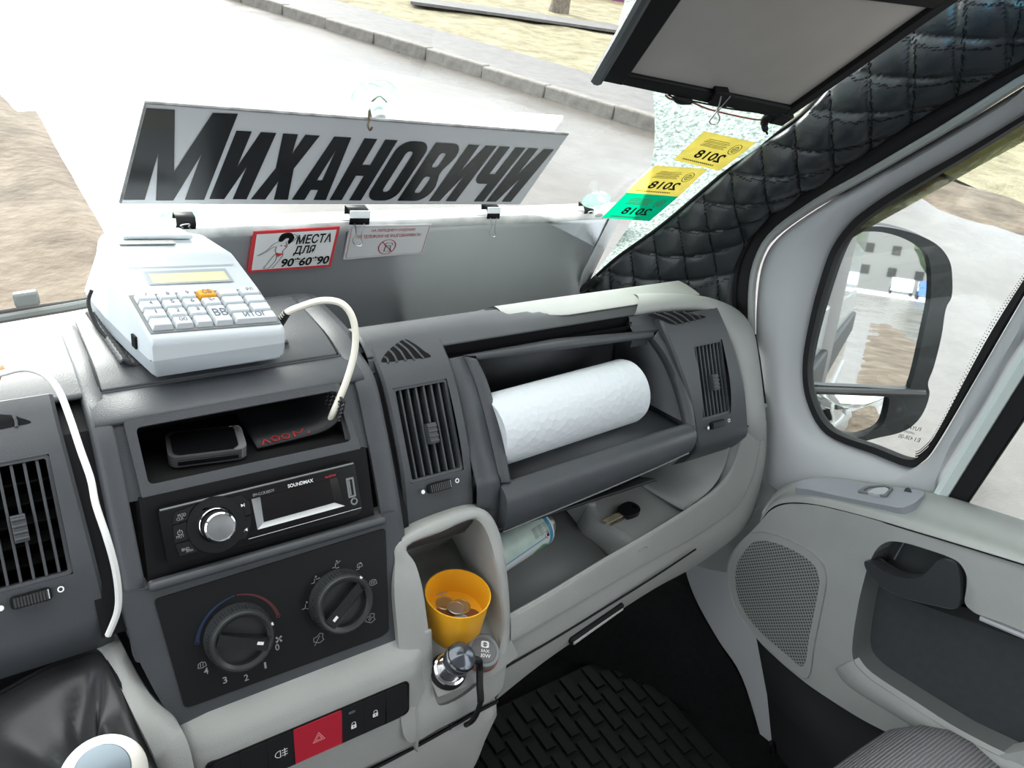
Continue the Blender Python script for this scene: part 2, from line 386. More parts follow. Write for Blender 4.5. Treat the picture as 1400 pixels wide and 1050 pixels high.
# --- vent pods
def build_vent(F, w_, h_, nsl, wheel_v, parent, label, dim=1.0):
    mb = MB().plate(F, rrect(-w_/2, -h_/2, w_/2, h_/2, .003), [rrect(-w_/2+.0028, -h_/2+.003, w_/2-.0028, h_/2-.003, .002)], -.012, -.001)
    v_ = obj('air_vent', mb, M['dark'], parent, bevel=.0006); v_['label'] = label
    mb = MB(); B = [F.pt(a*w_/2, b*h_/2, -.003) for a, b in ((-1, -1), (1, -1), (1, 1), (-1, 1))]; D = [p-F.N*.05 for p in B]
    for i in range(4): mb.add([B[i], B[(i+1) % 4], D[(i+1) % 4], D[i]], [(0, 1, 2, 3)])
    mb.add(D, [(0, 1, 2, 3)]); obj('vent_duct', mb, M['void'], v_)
    for i in range(nsl):
        u = -w_/2+w_*(i+1)/(nsl+1)
        rows = [[F.pt(u+.0006*s, -h_/2+.003+(h_-.006)*t, -.003-.0035*abs(2*t-1)**2*0 - d) for d in (0, .014)] for s in (-1, 1) for t in (0, .5, 1)]
        mb = MB().box(F.pt(u, 0, -.0095), (.0023, h_-.006, .014), F.U, F.V, F.N); obj('slat', mb, M['dark'], v_, bevel=.0006)
    for i in range(5):
        v = -h_/2+h_*(i+1)/6
        mb = MB().box(F.pt(0, v, -.026), (w_-.004, .0018, .014), F.U, F.V+F.N*.5); obj('fin', mb, M['darker'], v_)
    mb = MB(); mb.box(F.pt(.002, -.004, .000), (.0105, .022, .010), F.U, F.V, F.N)
    for k in range(4): mb.box(F.pt(.002, -.012+.0052*k, .0055), (.0105, .0022, .002), F.U, F.V, F.N)
    obj('vent_tab', mb, M['dark'], v_, bevel=.0007)
    mb = MB().plate(F, rrect(-.0145, wheel_v-.0052, .0145, wheel_v+.0052, .003), [rrect(-.0128, wheel_v-.0040, .0128, wheel_v+.0040, .002)], -.006, .0012); obj('wheel_slot', mb, M['black'], v_)
    mb = MB()
    for k in range(11): mb.box(F.pt(-.0112+.00224*k, wheel_v, .0005+.0012*math.cos((k-5)*.28)), (.0013, .0078, .006), F.U, F.V, F.N)
    mb.box(F.pt(0, wheel_v, -.001), (.025, .0078, .004), F.U, F.V, F.N); obj('thumbwheel', mb, M['knob'], v_)
    mb = MB().box(F.pt(.0121, wheel_v, .0012), (.0012, .0074, .003), F.U, F.V, F.N); obj('wheel_pointer', mb, M['print'], v_)
    mb = MB().flat(F, circ(-.021, wheel_v-.001, .0022), n=.0018); obj('closed_mark', mb, M['print'], v_)
    mb = MB().flat(F, circ(.021, wheel_v+.001, .0025), [circ(.021, wheel_v+.001, .0015)], n=.0018); obj('open_mark', mb, M['print'], v_)
    return v_
def pod(name, xl, xr, hx0, hx1, r0, rt, rb, r1, lift, vent_label, nsl, side=.02, label=None):
    """rows by view slope on the pod profile; left/right limits are functions of the row"""
    rows = []; rr = []
    for a, b, n in ((r0, rt, 8), (rt, rb, 8), (rb, r1, 8)):
        for i in range(n): rr.append(a+(b-a)*i/n)
    rr.append(r1); P = cm(PP, 4)
    for r in rr:
        y, z = prof_at(P, r); L, R = xl(r), xr(r)
        e = lambda q: (y-.7*q, z+.7*q)
        def p(x, q): return V(x, y-.72*q, z+.69*q)
        rows.append([p(L, -.02), p(L, lift-.003), p(L+.003, lift), p(hx0, lift), p(hx1, lift), p(R-.003, lift), p(R, lift-.003), p(R, -.02)])
    mb = MB().grid(rows, skip=lambda i, j: j == 3 and 8 <= i < 16)
    o = obj(name, mb, M['dark'], dash, ang=40)
    a, b = rows[8], rows[16]; top = (a[3]+a[4])/2; bot = (b[3]+b[4])/2; c = (top+bot)/2
    F = Frame(c, (1, 0, 0), top-bot, (0, -(top-bot).z, (top-bot).y)); h = (top-bot).length
    build_vent(F, hx1-hx0, h, nsl, -h/2-.0105, dash, vent_label)
    if label: o['label'] = label
    return o, F, h
pod('vent_pod', lambda r: -.22, lambda r: .046+.010*max(0, (-r-.66)/.44), -.030, .0335, -.60, -.705, -.925, -1.13, .003, 'driver side console air vent beside the white cable', 6)
pod('vent_pod', lambda r: .337, lambda r: .4225, .346, .4105, -.62, -.705, -.925, -1.12, .003, 'console air vent left of the glove shelf', 6)
pod('vent_pod', lambda r: lerp(.742, .776, max(0, min(1, (-r-.69)/.36))), lambda r: lerp(.857, .882, max(0, min(1, (-r-.69)/.36))), .7845, .8415, -.655, -.742, -.972, -1.13, .006, 'passenger side air vent beside the door', 7)
# triangular demister grilles on the pods
def podpt(px, py, off):
    p = onprof(px, py, PP); q = onprof(px, py+2, PP); d = Vector((q.y-p.y, q.z-p.z)).normalized(); n = Vector((d.y, -d.x)); n = n if n.y > 0 else -n
    return p+V(0, n.x*off, n.y*off)
def demister(tri_px, slats, lift, label=None):
    L = cm(tri_px, 4, True); c = (sum(p[0] for p in L)/len(L), sum(p[1] for p in L)/len(L)); rows = []
    for s in (.02, .35, .7, 1.0): rows.append([podpt(c[0]+(p[0]-c[0])*s, c[1]+(p[1]-c[1])*s, lift) for p in L])
    o = obj('demister_grille', MB().grid(rows, closed=True), M['void'], dash)
    if label: o['label'] = label
    for (a, b) in slats:
        m_ = ((a[0]+b[0])/2+1.5, (a[1]+b[1])/2-1)
        obj('slat', MB().tube([podpt(*p, lift+.0003) for p in cm([a, m_, b], 4)], .0013, 6), M['dark'], o)
    return o
demister([(521, 497), (527, 485), (538, 475), (551, 467), (562, 471), (575, 480), (587, 490), (555, 493)], [((523, 490), (529, 498)), ((530, 482), (541, 497)), ((537, 476), (553, 495)), ((543, 472), (565, 494)), ((549, 468), (577, 492))], .0040)
demister([(881, 434), (900, 431), (930, 431), (960, 436), (945, 441), (916, 447), (898, 440)], [((890, 432), (921, 447)), ((903, 431), (930, 446)), ((916, 430), (938, 444)), ((929, 430), (946, 442)), ((941, 432), (954, 440))], .0075)
demister([(-14, 568), (2, 570), (22, 572), (43, 579), (25, 584), (-14, 590)], [((18, 570), (23, 586))], .0040)
# --- open glove shelf
OL = [(651, 492), (664, 520), (676, 560), (687, 605), (694, 645), (697, 660)]       # left edge of the opening
OR = [(893, 461), (912, 488), (927, 520), (938, 556), (943, 578), (944, 582)]
SL = [(633, 487), (648, 520), (660, 560), (671, 605), (680, 645), (684, 660), (688, 690), (690, 727)]       # seam of the shelf module
SR = [(899, 452), (920, 480), (936, 515), (946, 555), (949, 578), (950, 585)]
l3 = [onprof(*p, PG) for p in OL]; r3 = [onprof(*p, PG) for p in OR]; sl3 = [onprof(*p, PG) for p in SL]; sr3 = [onprof(*p, PG) for p in SR]
up = V(0, -.0012, .0012)
sc = cmv(sl3, 9)
obj('shelf_surround', MB().grid([[V(.4205 if p.z > -.560 else (.432 if p.z > -.575 else .4385), p.y+.001, p.z-.001) for p in sc], [V(lerp(.4205 if p.z > -.560 else (.432 if p.z > -.575 else .4385), p.x, .5), p.y, p.z) for p in sc], sc]), M['dark'], dash, solid=.002)
obj('surround_seam', MB().tube([p+V(0, -.0004, .0003) for p in sc], .0009, 6), M['black'], dash)
mb = MB()
n6 = cmv(sl3[:6], 5); lc = cmv(l3, 5)
mb.grid([n6, [lerp(p, q, .85)+up for p, q in zip(n6, lc)], lc, [p+V(.004, .008, -.004) for p in lc]])
rc6 = cmv(r3, 5); sc6 = cmv(sr3, 5)
mb.grid([[p+V(-.004, .008, -.004) for p in rc6], rc6, [lerp(p, q, .4)+up for p, q in zip(rc6, sc6)], sc6])
mb.grid([[p+up*.3 for p in (sl3[0], onprof(760, 464, PG), sr3[0])], [p+up for p in (l3[0]+V(0, .003, .003), onprof(770, 470, PG), r3[0]+V(0, .003, .003))], [p+up*.6 for p in (l3[0], (l3[0]+r3[0])/2, r3[0])]])
gs = obj('glove_shelf', mb, M['dark'], dash, solid=.003, ang=50); gs['label'] = 'open shelf with rounded lip'
dv = lambda p, y, z: V(p.x, y, z)
mb = MB(); bk = .675
Ll = cmv(l3, 3); Rl = cmv(r3, 3)
mb.grid([Ll, [V(p.x+.012, bk, min(p.z, -.435)-.004) for p in Ll]]); mb.grid([Rl, [V(p.x-.030, bk, min(p.z, -.435)-.004) for p in Rl]])
obj('shelf_back', MB().box((.60, .682, -.53), (.36, .004, .20)), M['dark'], gs)
Fs = Frame((.757, 0, 0), (0, 1, 0), (0, 0, 1)); obj('shelf_side', MB().plate(Fs, [(.648, -.4360), (.630, -.446), (.588, -.494), (.557, -.532), (.550, -.575), (.69, -.60), (.69, -.4360)], (), -.001, .001), M['dark'], gs)
b0, b1 = V(l3[0].x+.012, bk, -.44), V(r3[0].x-.03, bk, -.44); c0, c1 = V(Ll[-1].x+.012, bk, Ll[-1].z-.004), V(Rl[-1].x-.03, bk, Rl[-1].z-.004)
mb.add([b0, b1, c1, c0], [(0, 1, 2, 3)]); mb.add([l3[0], r3[0], b1, b0], [(0, 1, 2, 3)])
fl0, fl1 = Ll[-1]+V(0, .014, -.010), Rl[-1]+V(0, .014, -.010); c0 = V(c0.x, bk, fl0.z-.005); c1 = V(c1.x, bk, fl1.z-.005)
mb.add([fl0, fl1, c1, c0], [(0, 1, 2, 3)]); mb.add([Ll[-1], Rl[-1], fl1, fl0], [(0, 1, 2, 3)])
obj('shelf_liner', mb, M['dark'], gs, solid=.002, ang=30)
SHELF = (fl0, fl1)
top = [onprof(x, y, PG) for x, y in ((684, 664), (697, 661), (760, 640), (830, 617), (900, 594), (944, 581))]
bot = [W(x, y, y=.520) for x, y in ((687, 727), (700, 722), (770, 693), (830, 668), (895, 640), (941, 619))]
rows = []
for a, b in zip(top, bot):
    m1 = lerp(a, b, .25)+V(0, -.011, .004); m2 = lerp(a, b, .6)+V(0, -.010, 0); rows.append(cmv([a+V(0, .012, -.008), a+V(0, .004, .001), a+V(0, -.004, -.001), m1, m2, b, b+V(0, .008, -.006), b+V(0, .03, -.012), b+V(0, .075, -.012)], 4))
e = [p+V(.012, .015, 0) for p in rows[-1]]; rows.append(e); rows.insert(0, [p+V(-.001, .03, 0) for p in rows[0]])
obj('shelf_lip', MB().grid(rows), M['dark'], gs, ang=60)
mb = MB().tube([V(p[20].x, p[20].y-.0006, p[20].z) for p in rows[1:-1]], .0011, 6); obj('lip_seam', mb, M['greymid'], gs)
mb = MB().grid([[V(x, .52, -.585), V(x, .545, -.60), V(x, .58, -.610), V(x, .66, -.615), V(x, .70, -.64), V(x, .70, -.74)] for x in (.446, .52, .58, .64, .69)]); obj('dash_underside', mb, M['darker'], dash, solid=.003)

# --- light grey end cap round the passenger vent
inn = [onprof(x, y, PP) for x, y in ((866, 431), (905, 426), (945, 424), (965, 428), (985, 443), (1000, 470), (1010, 505), (1015, 545), (1018, 582), (1014, 604))]
out = [W(866, 402, z=-.401), W(905, 401, z=-.402), W(945, 403, z=-.405), W(975, 409, z=-.41), W(1008, 424, x=.93), W(1028, 450, x=.937), W(1036, 490, x=.941), W(1041, 530, x=.944), W(1046, 575, x=.946), W(1047, 604, x=.945)]
rows = []
for a, b in zip(inn, out):
    m1 = lerp(a, b, .35)+V(.0, -.006, .006); m2 = lerp(a, b, .75)+V(.003, -.005, .005)
    rows.append(cmv([a+V(0, .012, -.012), a+V(0, -.001, .001), m1, m2, b, b+V(.005, .015, -.012), b+V(.004, .06, -.05), b+V(0, .16, -.14)], 4))
rr_ = []
for j in range(len(rows[0])): rr_.append(cmv([r[j] for r in rows], 3))
cap = obj('end_cap', MB().grid(rr_), M['grey'], dash, ang=70); cap['label'] = 'light grey rounded end cap'
# slit of the side window demister on the end cap
pa = [W(1029, 458, x=.944), W(1035, 490, x=.948), W(1039, 520, x=.951), W(1043, 551, x=.953)]
sv = obj('side_demister', MB().tube(pa, .005, 8), M['black'], dash)
for i in range(9):
    t = i/8; p = lerp(pa[0], pa[3], t); mb = MB().box(p+V(-.003, -.004, 0), (.004, .006, .0016)); obj('slat', mb, M['darker'], sv)
obj('end_cap_clip', MB().box(W(1043, 553, x=.952), (.008, .012, .006)), M['grey'], dash, bevel=.002)
seam = [onprof(1019, 583, PP)+V(0, -.003, .002), W(1032, 579, x=.915), W(1047, 571, x=.948)]
obj('end_cap_seam', MB().tube(cmv(seam, 4), .0011, 6), M['black'], dash)

# --- lower tray with its pale front
ST = [  # inner edge, facet edge, lower silhouette (pixel, plane) from the end cap seam down and along the tray front
 (W(1018, 583, y=.5445), W(1038, 577, x=.925), W(1047, 572, x=.946)), (W(1012, 608, y=.540), W(1036, 610, x=.922), W(1047, 616, x=.945)),
 (W(1003, 637, y=.536), W(1026, 650, y=.524), W(1040, 662, x=.940)), (W(985, 664, y=.533), W(1005, 690, y=.520), W(1021, 717, x=.922)),
 (W(951, 691, y=.530), W(952, 728, y=.517), W(957, 768, y=.507)), (W(890, 729, y=.518), W(892, 762, y=.506), W(896, 802, y=.495)), (W(820, 770, y=.500), W(820, 803, y=.488), W(824, 848, y=.478)),
 (W(750, 813, y=.482), W(750, 844, y=.470), W(746, 901, y=.462)), (W(697, 843, y=.470), W(697, 874, y=.458), W(680, 953, y=.450))]
rows = []
for k, (i_, f_, b_) in enumerate(ST):
    g = max(0, 1-k/4); dn = V(-.018*g-.002, .012, -.040*(1-g)-.012)
    rows.append(cmv([i_+dn+V(0, .01, -.002), i_+V(-.003*g, .006, -.004), i_, lerp(i_, f_, .25)+V(.0, -.001, .003), f_+V(0, -.0015, .001), lerp(f_, b_, .12)+V(0, -.0015, 0), lerp(f_, b_, .5)+V(.002*g, -.004, 0), b_, b_+V(.0, .012, -.006), b_+V(-.004, .10, -.012)], 4))
rr_ = [cmv([r[j] for r in rows], 4) for j in range(len(rows[0]))]
tr = obj('lower_tray', MB().grid(rr_), M['grey'], dash, ang=60); tr['label'] = 'light grey tray lip under the glove shelf'
gr = []
for x, y in ((690, 913), (760, 872), (830, 829), (900, 785), (951, 751)): 
    t = (x-690)/261; gr.append(W(x, y, y=lerp(.4505, .5065, t)-.003))
obj('tray_seam', MB().tube(cmv(gr, 4), .0014, 6), M['black'], dash)
a, b = W(779, 878, y=.464), W(852, 828, y=.480)
mb = MB().box((a+b)/2+V(0, .001, 0), ((b-a).length, .008, .010), b-a, (0, 1, 0)); hd = obj('tray_pull', mb, M['black'], dash, bevel=.003)
mb = MB().tube([a+V(.004, -.003, -.001), b+V(-.004, -.003, -.001)], .0022, 8); obj('pull_lip', mb, M['grey'], hd)
# tray floor, divider, raised pocket
mb = MB()
pit = [V(.44, .49, -.715), V(.655, .515, -.718), V(.66, .70, -.718), V(.44, .70, -.715)]
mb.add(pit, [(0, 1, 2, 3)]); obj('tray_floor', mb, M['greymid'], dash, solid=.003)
KZ = -.690
dl = [W(803, 684, z=KZ+.004), W(806, 695, z=KZ+.001), W(815, 708, z=KZ), W(845, 727, z=KZ), W(879, 749, z=KZ)]
dl = [V(dl[0].x+.004, .69, KZ+.008)]+dl
dp = cmv(dl, 4); mb = MB()
mb.grid([[p+V(-.016, 0, -.032) for p in dp], [p+V(-.007, 0, -.004) for p in dp], [p+V(-.001, 0, .001) for p in dp], [p+V(.006, 0, .0005) for p in dp], [p+V(.012, 0, -.002) for p in dp]])
obj('tray_divider', mb, M['greydoor'], dash, ang=70)
fp = [p+V(.009, 0, 0) for p in dp]+[ST[5][0]+V(-.02, .004, 0), ST[4][0]+V(0, .006, 0), ST[3][0]+V(-.006, .010, 0), V(.872, .60, 0), V(.87, .695, 0)]
Fz = Frame((0, 0, KZ-.0015), (1, 0, 0), (0, 1, 0), (0, 0, 1)); obj('tray_floor', MB().plate(Fz, [(p.x, p.y) for p in fp], (), -.002, 0), M['greydoor'], dash)
ie = [s[0] for s in ST[:5]]
mb = MB().grid([cmv([p+V(-.014, .006, -.010) for p in ie], 4), cmv([V(p.x-.025, .60, max(p.z-.03, -.690)) for p in ie], 4), cmv([V(p.x-.045, .69, max(p.z-.05, -.690)) for p in ie], 4)])
obj('tray_end', mb, M['greydoor'], dash, solid=.003)
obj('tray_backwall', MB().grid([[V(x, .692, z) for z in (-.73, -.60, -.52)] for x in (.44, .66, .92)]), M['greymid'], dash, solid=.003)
obj('wiring_loop', MB().tube(cmv([W(968, 618, y=.60), W(973, 626, y=.59), W(982, 628, y=.585), W(989, 621, y=.59), W(988, 612, y=.60)], 4), .004, 8), M['black'], dash)

# --- lower console: pale trim with the switch row and the cup bay
PT = [(.50, -.640), (.476, -.6515), (.468, -.6545), (.459, -.660), (.4535, -.668), (.450, -.676), (.4445, -.70), (.4400, -.728), (.4365, -.752), (.4345, -.770)]
tc_ = thing('lower_console', 'light grey lower console with a row of switches and an open cup bay', 'console', (.25, .46, -1.0))
mb = MB(); rows = []
SKP = [W(x, y, y=.436) for x, y in ((430, 1085), (507, 1050), (580, 1012), (640, 978), (679, 957))]
def seamz(x):
    for p, q in zip(SKP, SKP[1:]):
        if p.x <= x <= q.x: return lerp(p.z, q.z, (x-p.x)/(q.x-p.x))+.001
    return SKP[0].z if x < SKP[0].x else SKP[-1].z
def pcol_y(z):
    for (y0, z0), (y1, z1) in zip(PCOL, PCOL[1:]):
        if z1 <= z <= z0: return lerp(y0, y1, (z-z0)/(z1-z0))
    return PCOL[0][0] if z > PCOL[0][1] else PCOL[-1][0]
for x in [.090, .10, .115]+[.13+.0204*i for i in range(9)]+[.302, .308, .314, .32, .326, .332, .337]:
    s = max(0, min(1, (x-.306)/.026)); s = s*s*(3-2*s)
    zm = seamz(x); rows.append([V(min(x, .337-.025*max(0, min(1, (-z-.685)/.03))), lerp(y+.004*max(0, (.115-x)/.025), pcol_y(max(z, zm))-.0008, s), max(z, zm)) for y, z in cm(PT, 3)])
obj('console_trim', MB().grid(rows), M['grey'], tc_, solid=.003, ang=60)
IN = [(556, 747), (600, 728), (640, 711), (655, 713), (668, 735), (680, 780), (687, 830), (686, 865), (679, 897), (662, 925), (636, 949), (606, 964), (595, 956), (590, 920), (586, 870), (577, 805), (567, 770)]
OUT = [(544, 741), (590, 715), (642, 697), (667, 700), (684, 730), (694, 785), (698, 840), (697, 880), (692, 915), (683, 948), (640, 976), (600, 997), (562, 1016), (549, 985), (547, 900), (540, 815), (541, 770)]
i3 = [onprof(*p, PCOL) for p in IN]; o3 = [onprof(*p, PCOL) for p in OUT]
i3c, o3c = cmv(i3, 4, True), cmv(o3, 4, True)
nn = V(0, -.85, .5)
L = [[p+nn*-.006 for p in i3c], [p+nn*.001 for p in i3c], [lerp(p, q, .25)+nn*.0028 for p, q in zip(i3c, o3c)], [lerp(p, q, .7)+nn*.0015 for p, q in zip(i3c, o3c)], [q+nn*-.001 for q in o3c], [q+V(0, .006, -.002)+nn*-.008 for q in o3c], [q+V(0, .05, -.01) for q in o3c]]
obj('cup_bay_rim', MB().grid(L, closed=True), M['grey'], tc_, ang=60)
CZ = -.664
def bayz(y): return -.676-.45*(.50-y)
mb = MB(); n = len(i3c); back = []
for p in i3c:
    z = max(p.z, CZ-.004*0); back.append(V(min(max(p.x, .340), .434), .580, max(p.z-.012, CZ+.004)))
mid = [V(p.x, max(p.y, .45), max(p.z, p.z)) for p in i3c]
mb.grid([[p+nn*-.005 for p in i3c], back], closed=True)
obj('cup_bay_liner', mb, M['grey'], tc_, ang=50)
fl = [V(.334, .435, bayz(.435)), V(.40, .432, bayz(.432)), V(.440, .440, bayz(.44)), V(.442, .585, bayz(.585)), V(.334, .585, bayz(.585))]
obj('cup_bay_floor', MB().add(fl, [(0, 1, 2, 3, 4)]), M['grey'], tc_, solid=.002)
obj('cup_bay_back', MB().add([V(.33, .582, CZ-.01), V(.45, .582, CZ-.01), V(.45, .582, -.55), V(.33, .582, -.55)], [(0, 1, 2, 3)]), M['grey'], tc_, solid=.002)
# lower skirt under the seam
sk0 = [W(x, y, y=.436) for x, y in ((430, 1085), (507, 1050), (580, 1012), (640, 978), (679, 957))]
rows = [[p+V(0, .012, .004) for p in sk0], [p+V(0, 0, -.003) for p in sk0], [p+V(0, -.006, -.02) for p in sk0], [V(p.x-.02*(i == 4), p.y-.012, p.z-.07) for i, p in enumerate(sk0)], [V(p.x-.045*(i == 4)-.02*(i == 3), p.y-.005, p.z-.20) for i, p in enumerate(sk0)]]
rows = [r+[r[-1]+V(.004, .06, 0)] for r in rows]
obj('console_skirt', MB().grid([cmv(r, 3) for r in rows]), M['grey'], tc_, ang=60)
obj('skirt_seam', MB().tube(cmv([p+V(0, -.002, .0005) for p in sk0], 4), .0022, 6), M['black'], tc_)
mb = MB().add([V(.36, .435, -.76), V(.36, .60, -.76), V(.36, .60, -1.1), V(.33, .43, -1.1)], [(0, 1, 2, 3)]); obj('console_side', mb, M['darker'], tc_, solid=.003)
obj('console_body', MB().plate(Frame((.33, .60, -.9), (-1, 0, 0), (0, 0, 1), (0, -1, 0)), [(0, -.23), (.235, -.23), (.235, .10), (.30, .16), (.42, .20), (.42, .28), (.30, .30), (.0, .20)], (), -.02, .02), M['darker'], tc_, bevel=.01)
obj('console_body', MB().box((.215, .50, -.95), (.21, .08, .34)), M['grey'], tc_, bevel=.015)
# driver side slope of the trim
la = [W(x, y, y=yy) for x, y, yy in ((152, 866, .56), (165, 878, .545), (188, 922, .513), (214, 962, .485), (245, 993, .464), (259, 1022, .450), (268, 1062, .437))]
lb = [W(x, y, y=yy) for x, y, yy in ((128, 886, .56), (140, 893, .545), (162, 935, .510), (184, 980, .478), (206, 1024, .457), (222, 1060, .445), (236, 1095, .437))]
rows = [[p+V(0, .02, -.01) for p in la], la, [lerp(p, q, .5)+V(0, -.004, .003) for p, q in zip(la, lb)], lb, [p+V(0, .01, -.03) for p in lb]]
obj('console_slope', MB().grid([cmv(r, 4) for r in rows]), M['grey'], tc_, ang=60)
obj('trim_seam', MB().tube([onprof(x, y, PT)+V(0, -.0035, .001) for x, y in ((244, 996), (256, 1020), (264, 1050), (266, 1075))], .001, 6), M['black'], tc_)
# switches
sa, sb_ = onprof(426, 990, PT), onprof(426, 1032, PT); sa.x = sb_.x = .12; sn = V(0, -(sa-sb_).z, (sa-sb_).y).normalized()
FSW = Frame(sa+sn*.002, (1, 0, 0), sa-sb_, sn)
PXSW = lambda x, y, n=.0: FSW.px(280+x/4.667, 900+y/4.667, n)
tl, tr_ = PXSW(45, 690), PXSW(1270, 145); vtop = (PXSW(560, 458)[1]+PXSW(1012, 262)[1])/2; vbot = (PXSW(600, 660)[1]+PXSW(1052, 443)[1])/2
us = [tl[0]-.004]+[PXSW(x, y)[0] for x, y in ((216, 612), (392, 535), (560, 458), (868, 325), (1012, 262), (1148, 200))]+[PXSW(1296, 200)[0]]
sw = thing('switch_row', 'row of dark push switches with a red hazard button on the lower console', 'switches', FSW.pt((us[0]+us[-1])/2, vbot))
mb = MB().plate(FSW, rrect(us[0]-.0012, vbot-.0012, us[-1]+.0012, vtop+.0012, .006), (), -.006, .0008); obj('switch_bezel', mb, M['black'], sw)
def sbtn(i, m, corner=None):
    u0, u1 = us[i]+.0005, us[i+1]-.0005; P = [(u0, vbot), (u1, vbot), (u1, vtop), (u0, vtop)]
    if corner == 'r': P = [(u0, vbot)]+[(u1-.010, vbot), (u1-.002, vbot+.006), (u1, vbot+.014), (u1-.0015, vtop-.003), (u1-.005, vtop)]+[(u0, vtop)]
    if corner == 'l': P = [(u0+.004, vbot), (u1, vbot), (u1, vtop), (u0+.006, vtop), (u0, vtop-.006), (u0, vbot+.01)]
    o = obj('switch', MB().plate(FSW, P, (), -.003, .0022), m, sw, bevel=.0005); return o, (u0+u1)/2, (vbot+vtop)/2
s0 = sbtn(0, M['darker'], 'l'); s1 = sbtn(1, M['darker']); s2 = sbtn(2, M['darker']); s3 = sbtn(3, M['red']); s4 = sbtn(4, M['darker']); s5 = sbtn(5, M['darker']); s6 = sbtn(6, M['darker'], 'r')
s3[0]['label'] = 'red hazard switch with a triangle'; s2[0]['label'] = 'rear fog lamp switch'; s4[0]['label'] = 'lock switch'; s5[0]['label'] = 'unlock switch'
def tri(c, v, r): return [(c+r*math.cos(math.radians(a)), v+r*math.sin(math.radians(a))) for a in (90, 210, 330)]
pk1 = mat('pale_pink_print', (.75, .25, .28), .6)
c, v = s3[1], s3[2]; obj('hazard_triangle', put_lines(put_lines(MB(), FSW, [tri(c, v-.001, .0068)], .0008, .0024, closed=True), FSW, [tri(c, v-.001, .0038)], .0007, .0024, closed=True), pk1, s3[0])
c, v = s2[1], s2[2]
L = [[(c-.001, v+.004), (c-.001, v-.004)]+[(c-.001-.005*math.sin(math.pi*k/8), v-.004*math.cos(math.pi*k/8)) for k in range(9)]]+[[(c+.0005, v+d), (c+.0055, v+d)] for d in (-.003, 0, .003)]+[[(c+.003, v+.0045), (c+.0035, v+.002), (c+.0025, v), (c+.0035, v-.002), (c+.003, v-.0045)]]
obj('fog_lamp_symbol', put_lines(MB(), FSW, L, .0007, .0024), M['print'], s2[0])
def lock(c, v, opened):
    mb = MB().flat(FSW, rrect(c-.0028, v-.005, c+.0028, v-.0004, .0006), [rrect(c-.0005, v-.0035, c+.0005, v-.0015, .0003)], n=.0024)
    a = [(c+.0019*math.cos(math.radians(t)), v+.0012+.0019*math.sin(math.radians(t))) for t in range(0, 181, 30)]
    L = [(c+.0019, v-.0004)]+a+([] if opened else [(c-.0019, v-.0004)]); return put_lines(mb, FSW, [L], .0008, .0024)
obj('lock_symbol', lock(s4[1], s4[2]-.003, False), M['print'], s4[0]); obj('unlock_symbol', lock(s5[1], s5[2], True), M['print'], s5[0])
obj('indicator_lens', MB().plate(FSW, rrect(s4[1]-.005, vtop-.0085, s4[1]+.002, vtop-.0058, .0012), (), .001, .0026), mat('smoked_lens', (.09, .11, .14), .25), s4[0])
obj('deck_grip', MB().tube(cmv([W(80, 470, y=.79), W(92, 461, y=.79), W(120, 456, y=.795), W(165, 455, y=.80)], 5), [.004]*4+[.009]*5+[.011]*7, 10), M['dark'], dash)
# ------------------------------------------------------------------ CAR RADIO
RX = lambda x, y, n=.0: FRAD.px(180+x/4.1176, 500+y/4.1176, n)
rad = thing('car_radio', 'black car radio with a silver volume knob, below the open pocket of the console', 'car radio', FRAD.pt(.09, -.05))
fc = [RX(140, 803), RX(1238, 536), RX(1286, 800), RX(1262, 830), RX(215, 1115), RX(196, 1108)]
dsp = [RX(664, 745), RX(1142, 622), RX(1188, 783), RX(698, 916)]
mb = MB().plate(FRAD, rpoly(fc, .004), [dsp], -.008, .006); face = obj('faceplate', mb, M['gloss'], rad, bevel=.0016, seg=3)
din = [RX(722, 740), RX(1112, 638), RX(1140, 770), RX(742, 880)]
bright = mat('silvery_bevel', (.45, .46, .47), .3, metal=.6)
P0 = [FRAD.pt(*p, .006) for p in dsp]; P1 = [FRAD.pt(*p, .001) for p in din]
mb = MB()
for i, mi in ((0, 1), (1, 1), (2, 0), (3, 0)): mb.add([P0[i], P0[(i+1) % 4], P1[(i+1) % 4], P1[i]], [(0, 1, 2, 3)], mi)
obj('display_bezel', mb, [bright, M['gloss']], rad)
obj('display', MB().flat(FRAD, din, n=.001), mat('dark_display', (.004, .004, .005), .06), rad)
kc = RX(467, 885); R1 = abs(RX(640, 885)[0]-RX(300, 885)[0])/2; R2 = abs(RX(556, 885)[0]-RX(376, 885)[0])/2
kb = obj('volume_knob', MB().lathe(FRAD.pt(*kc, .006), FRAD.N, [(R1*.62, .0), (R2*1.06, .001), (R2*1.06, .012), (R2*1.0, .0145), (R2*.9, .0155), (R2*.86, .0145)], 40, cap1=False), M['chrome'], rad)
obj('knob_face', MB().lathe(FRAD.pt(*kc, .0205), FRAD.N, [(R2*.87, 0), (R2*.6, .0006), (0.0001, .001)], 40), mat('grey_knob_cap', (.22, .225, .23), .35, metal=.5), kb)
obj('knob_ring', MB().plate(FRAD, circ(*kc, R1, 40), [circ(*kc, R1*.64, 40)], .005, .0078), M['panelblack'], rad, bevel=.0008)
def rbtn(px_, r=.001): return obj('radio_button', MB().plate(FRAD, rpoly([RX(*p) for p in px_], r), (), .005, .0072), M['panelblack'], rad, bevel=.0006)
b1 = rbtn([(228, 820), (345, 772), (318, 810), (303, 858), (222, 885)]); b2 = rbtn([(222, 894), (301, 868), (302, 930), (312, 966), (232, 990)]); b3 = rbtn([(236, 998), (316, 976), (340, 1010), (365, 1035), (262, 1062)])
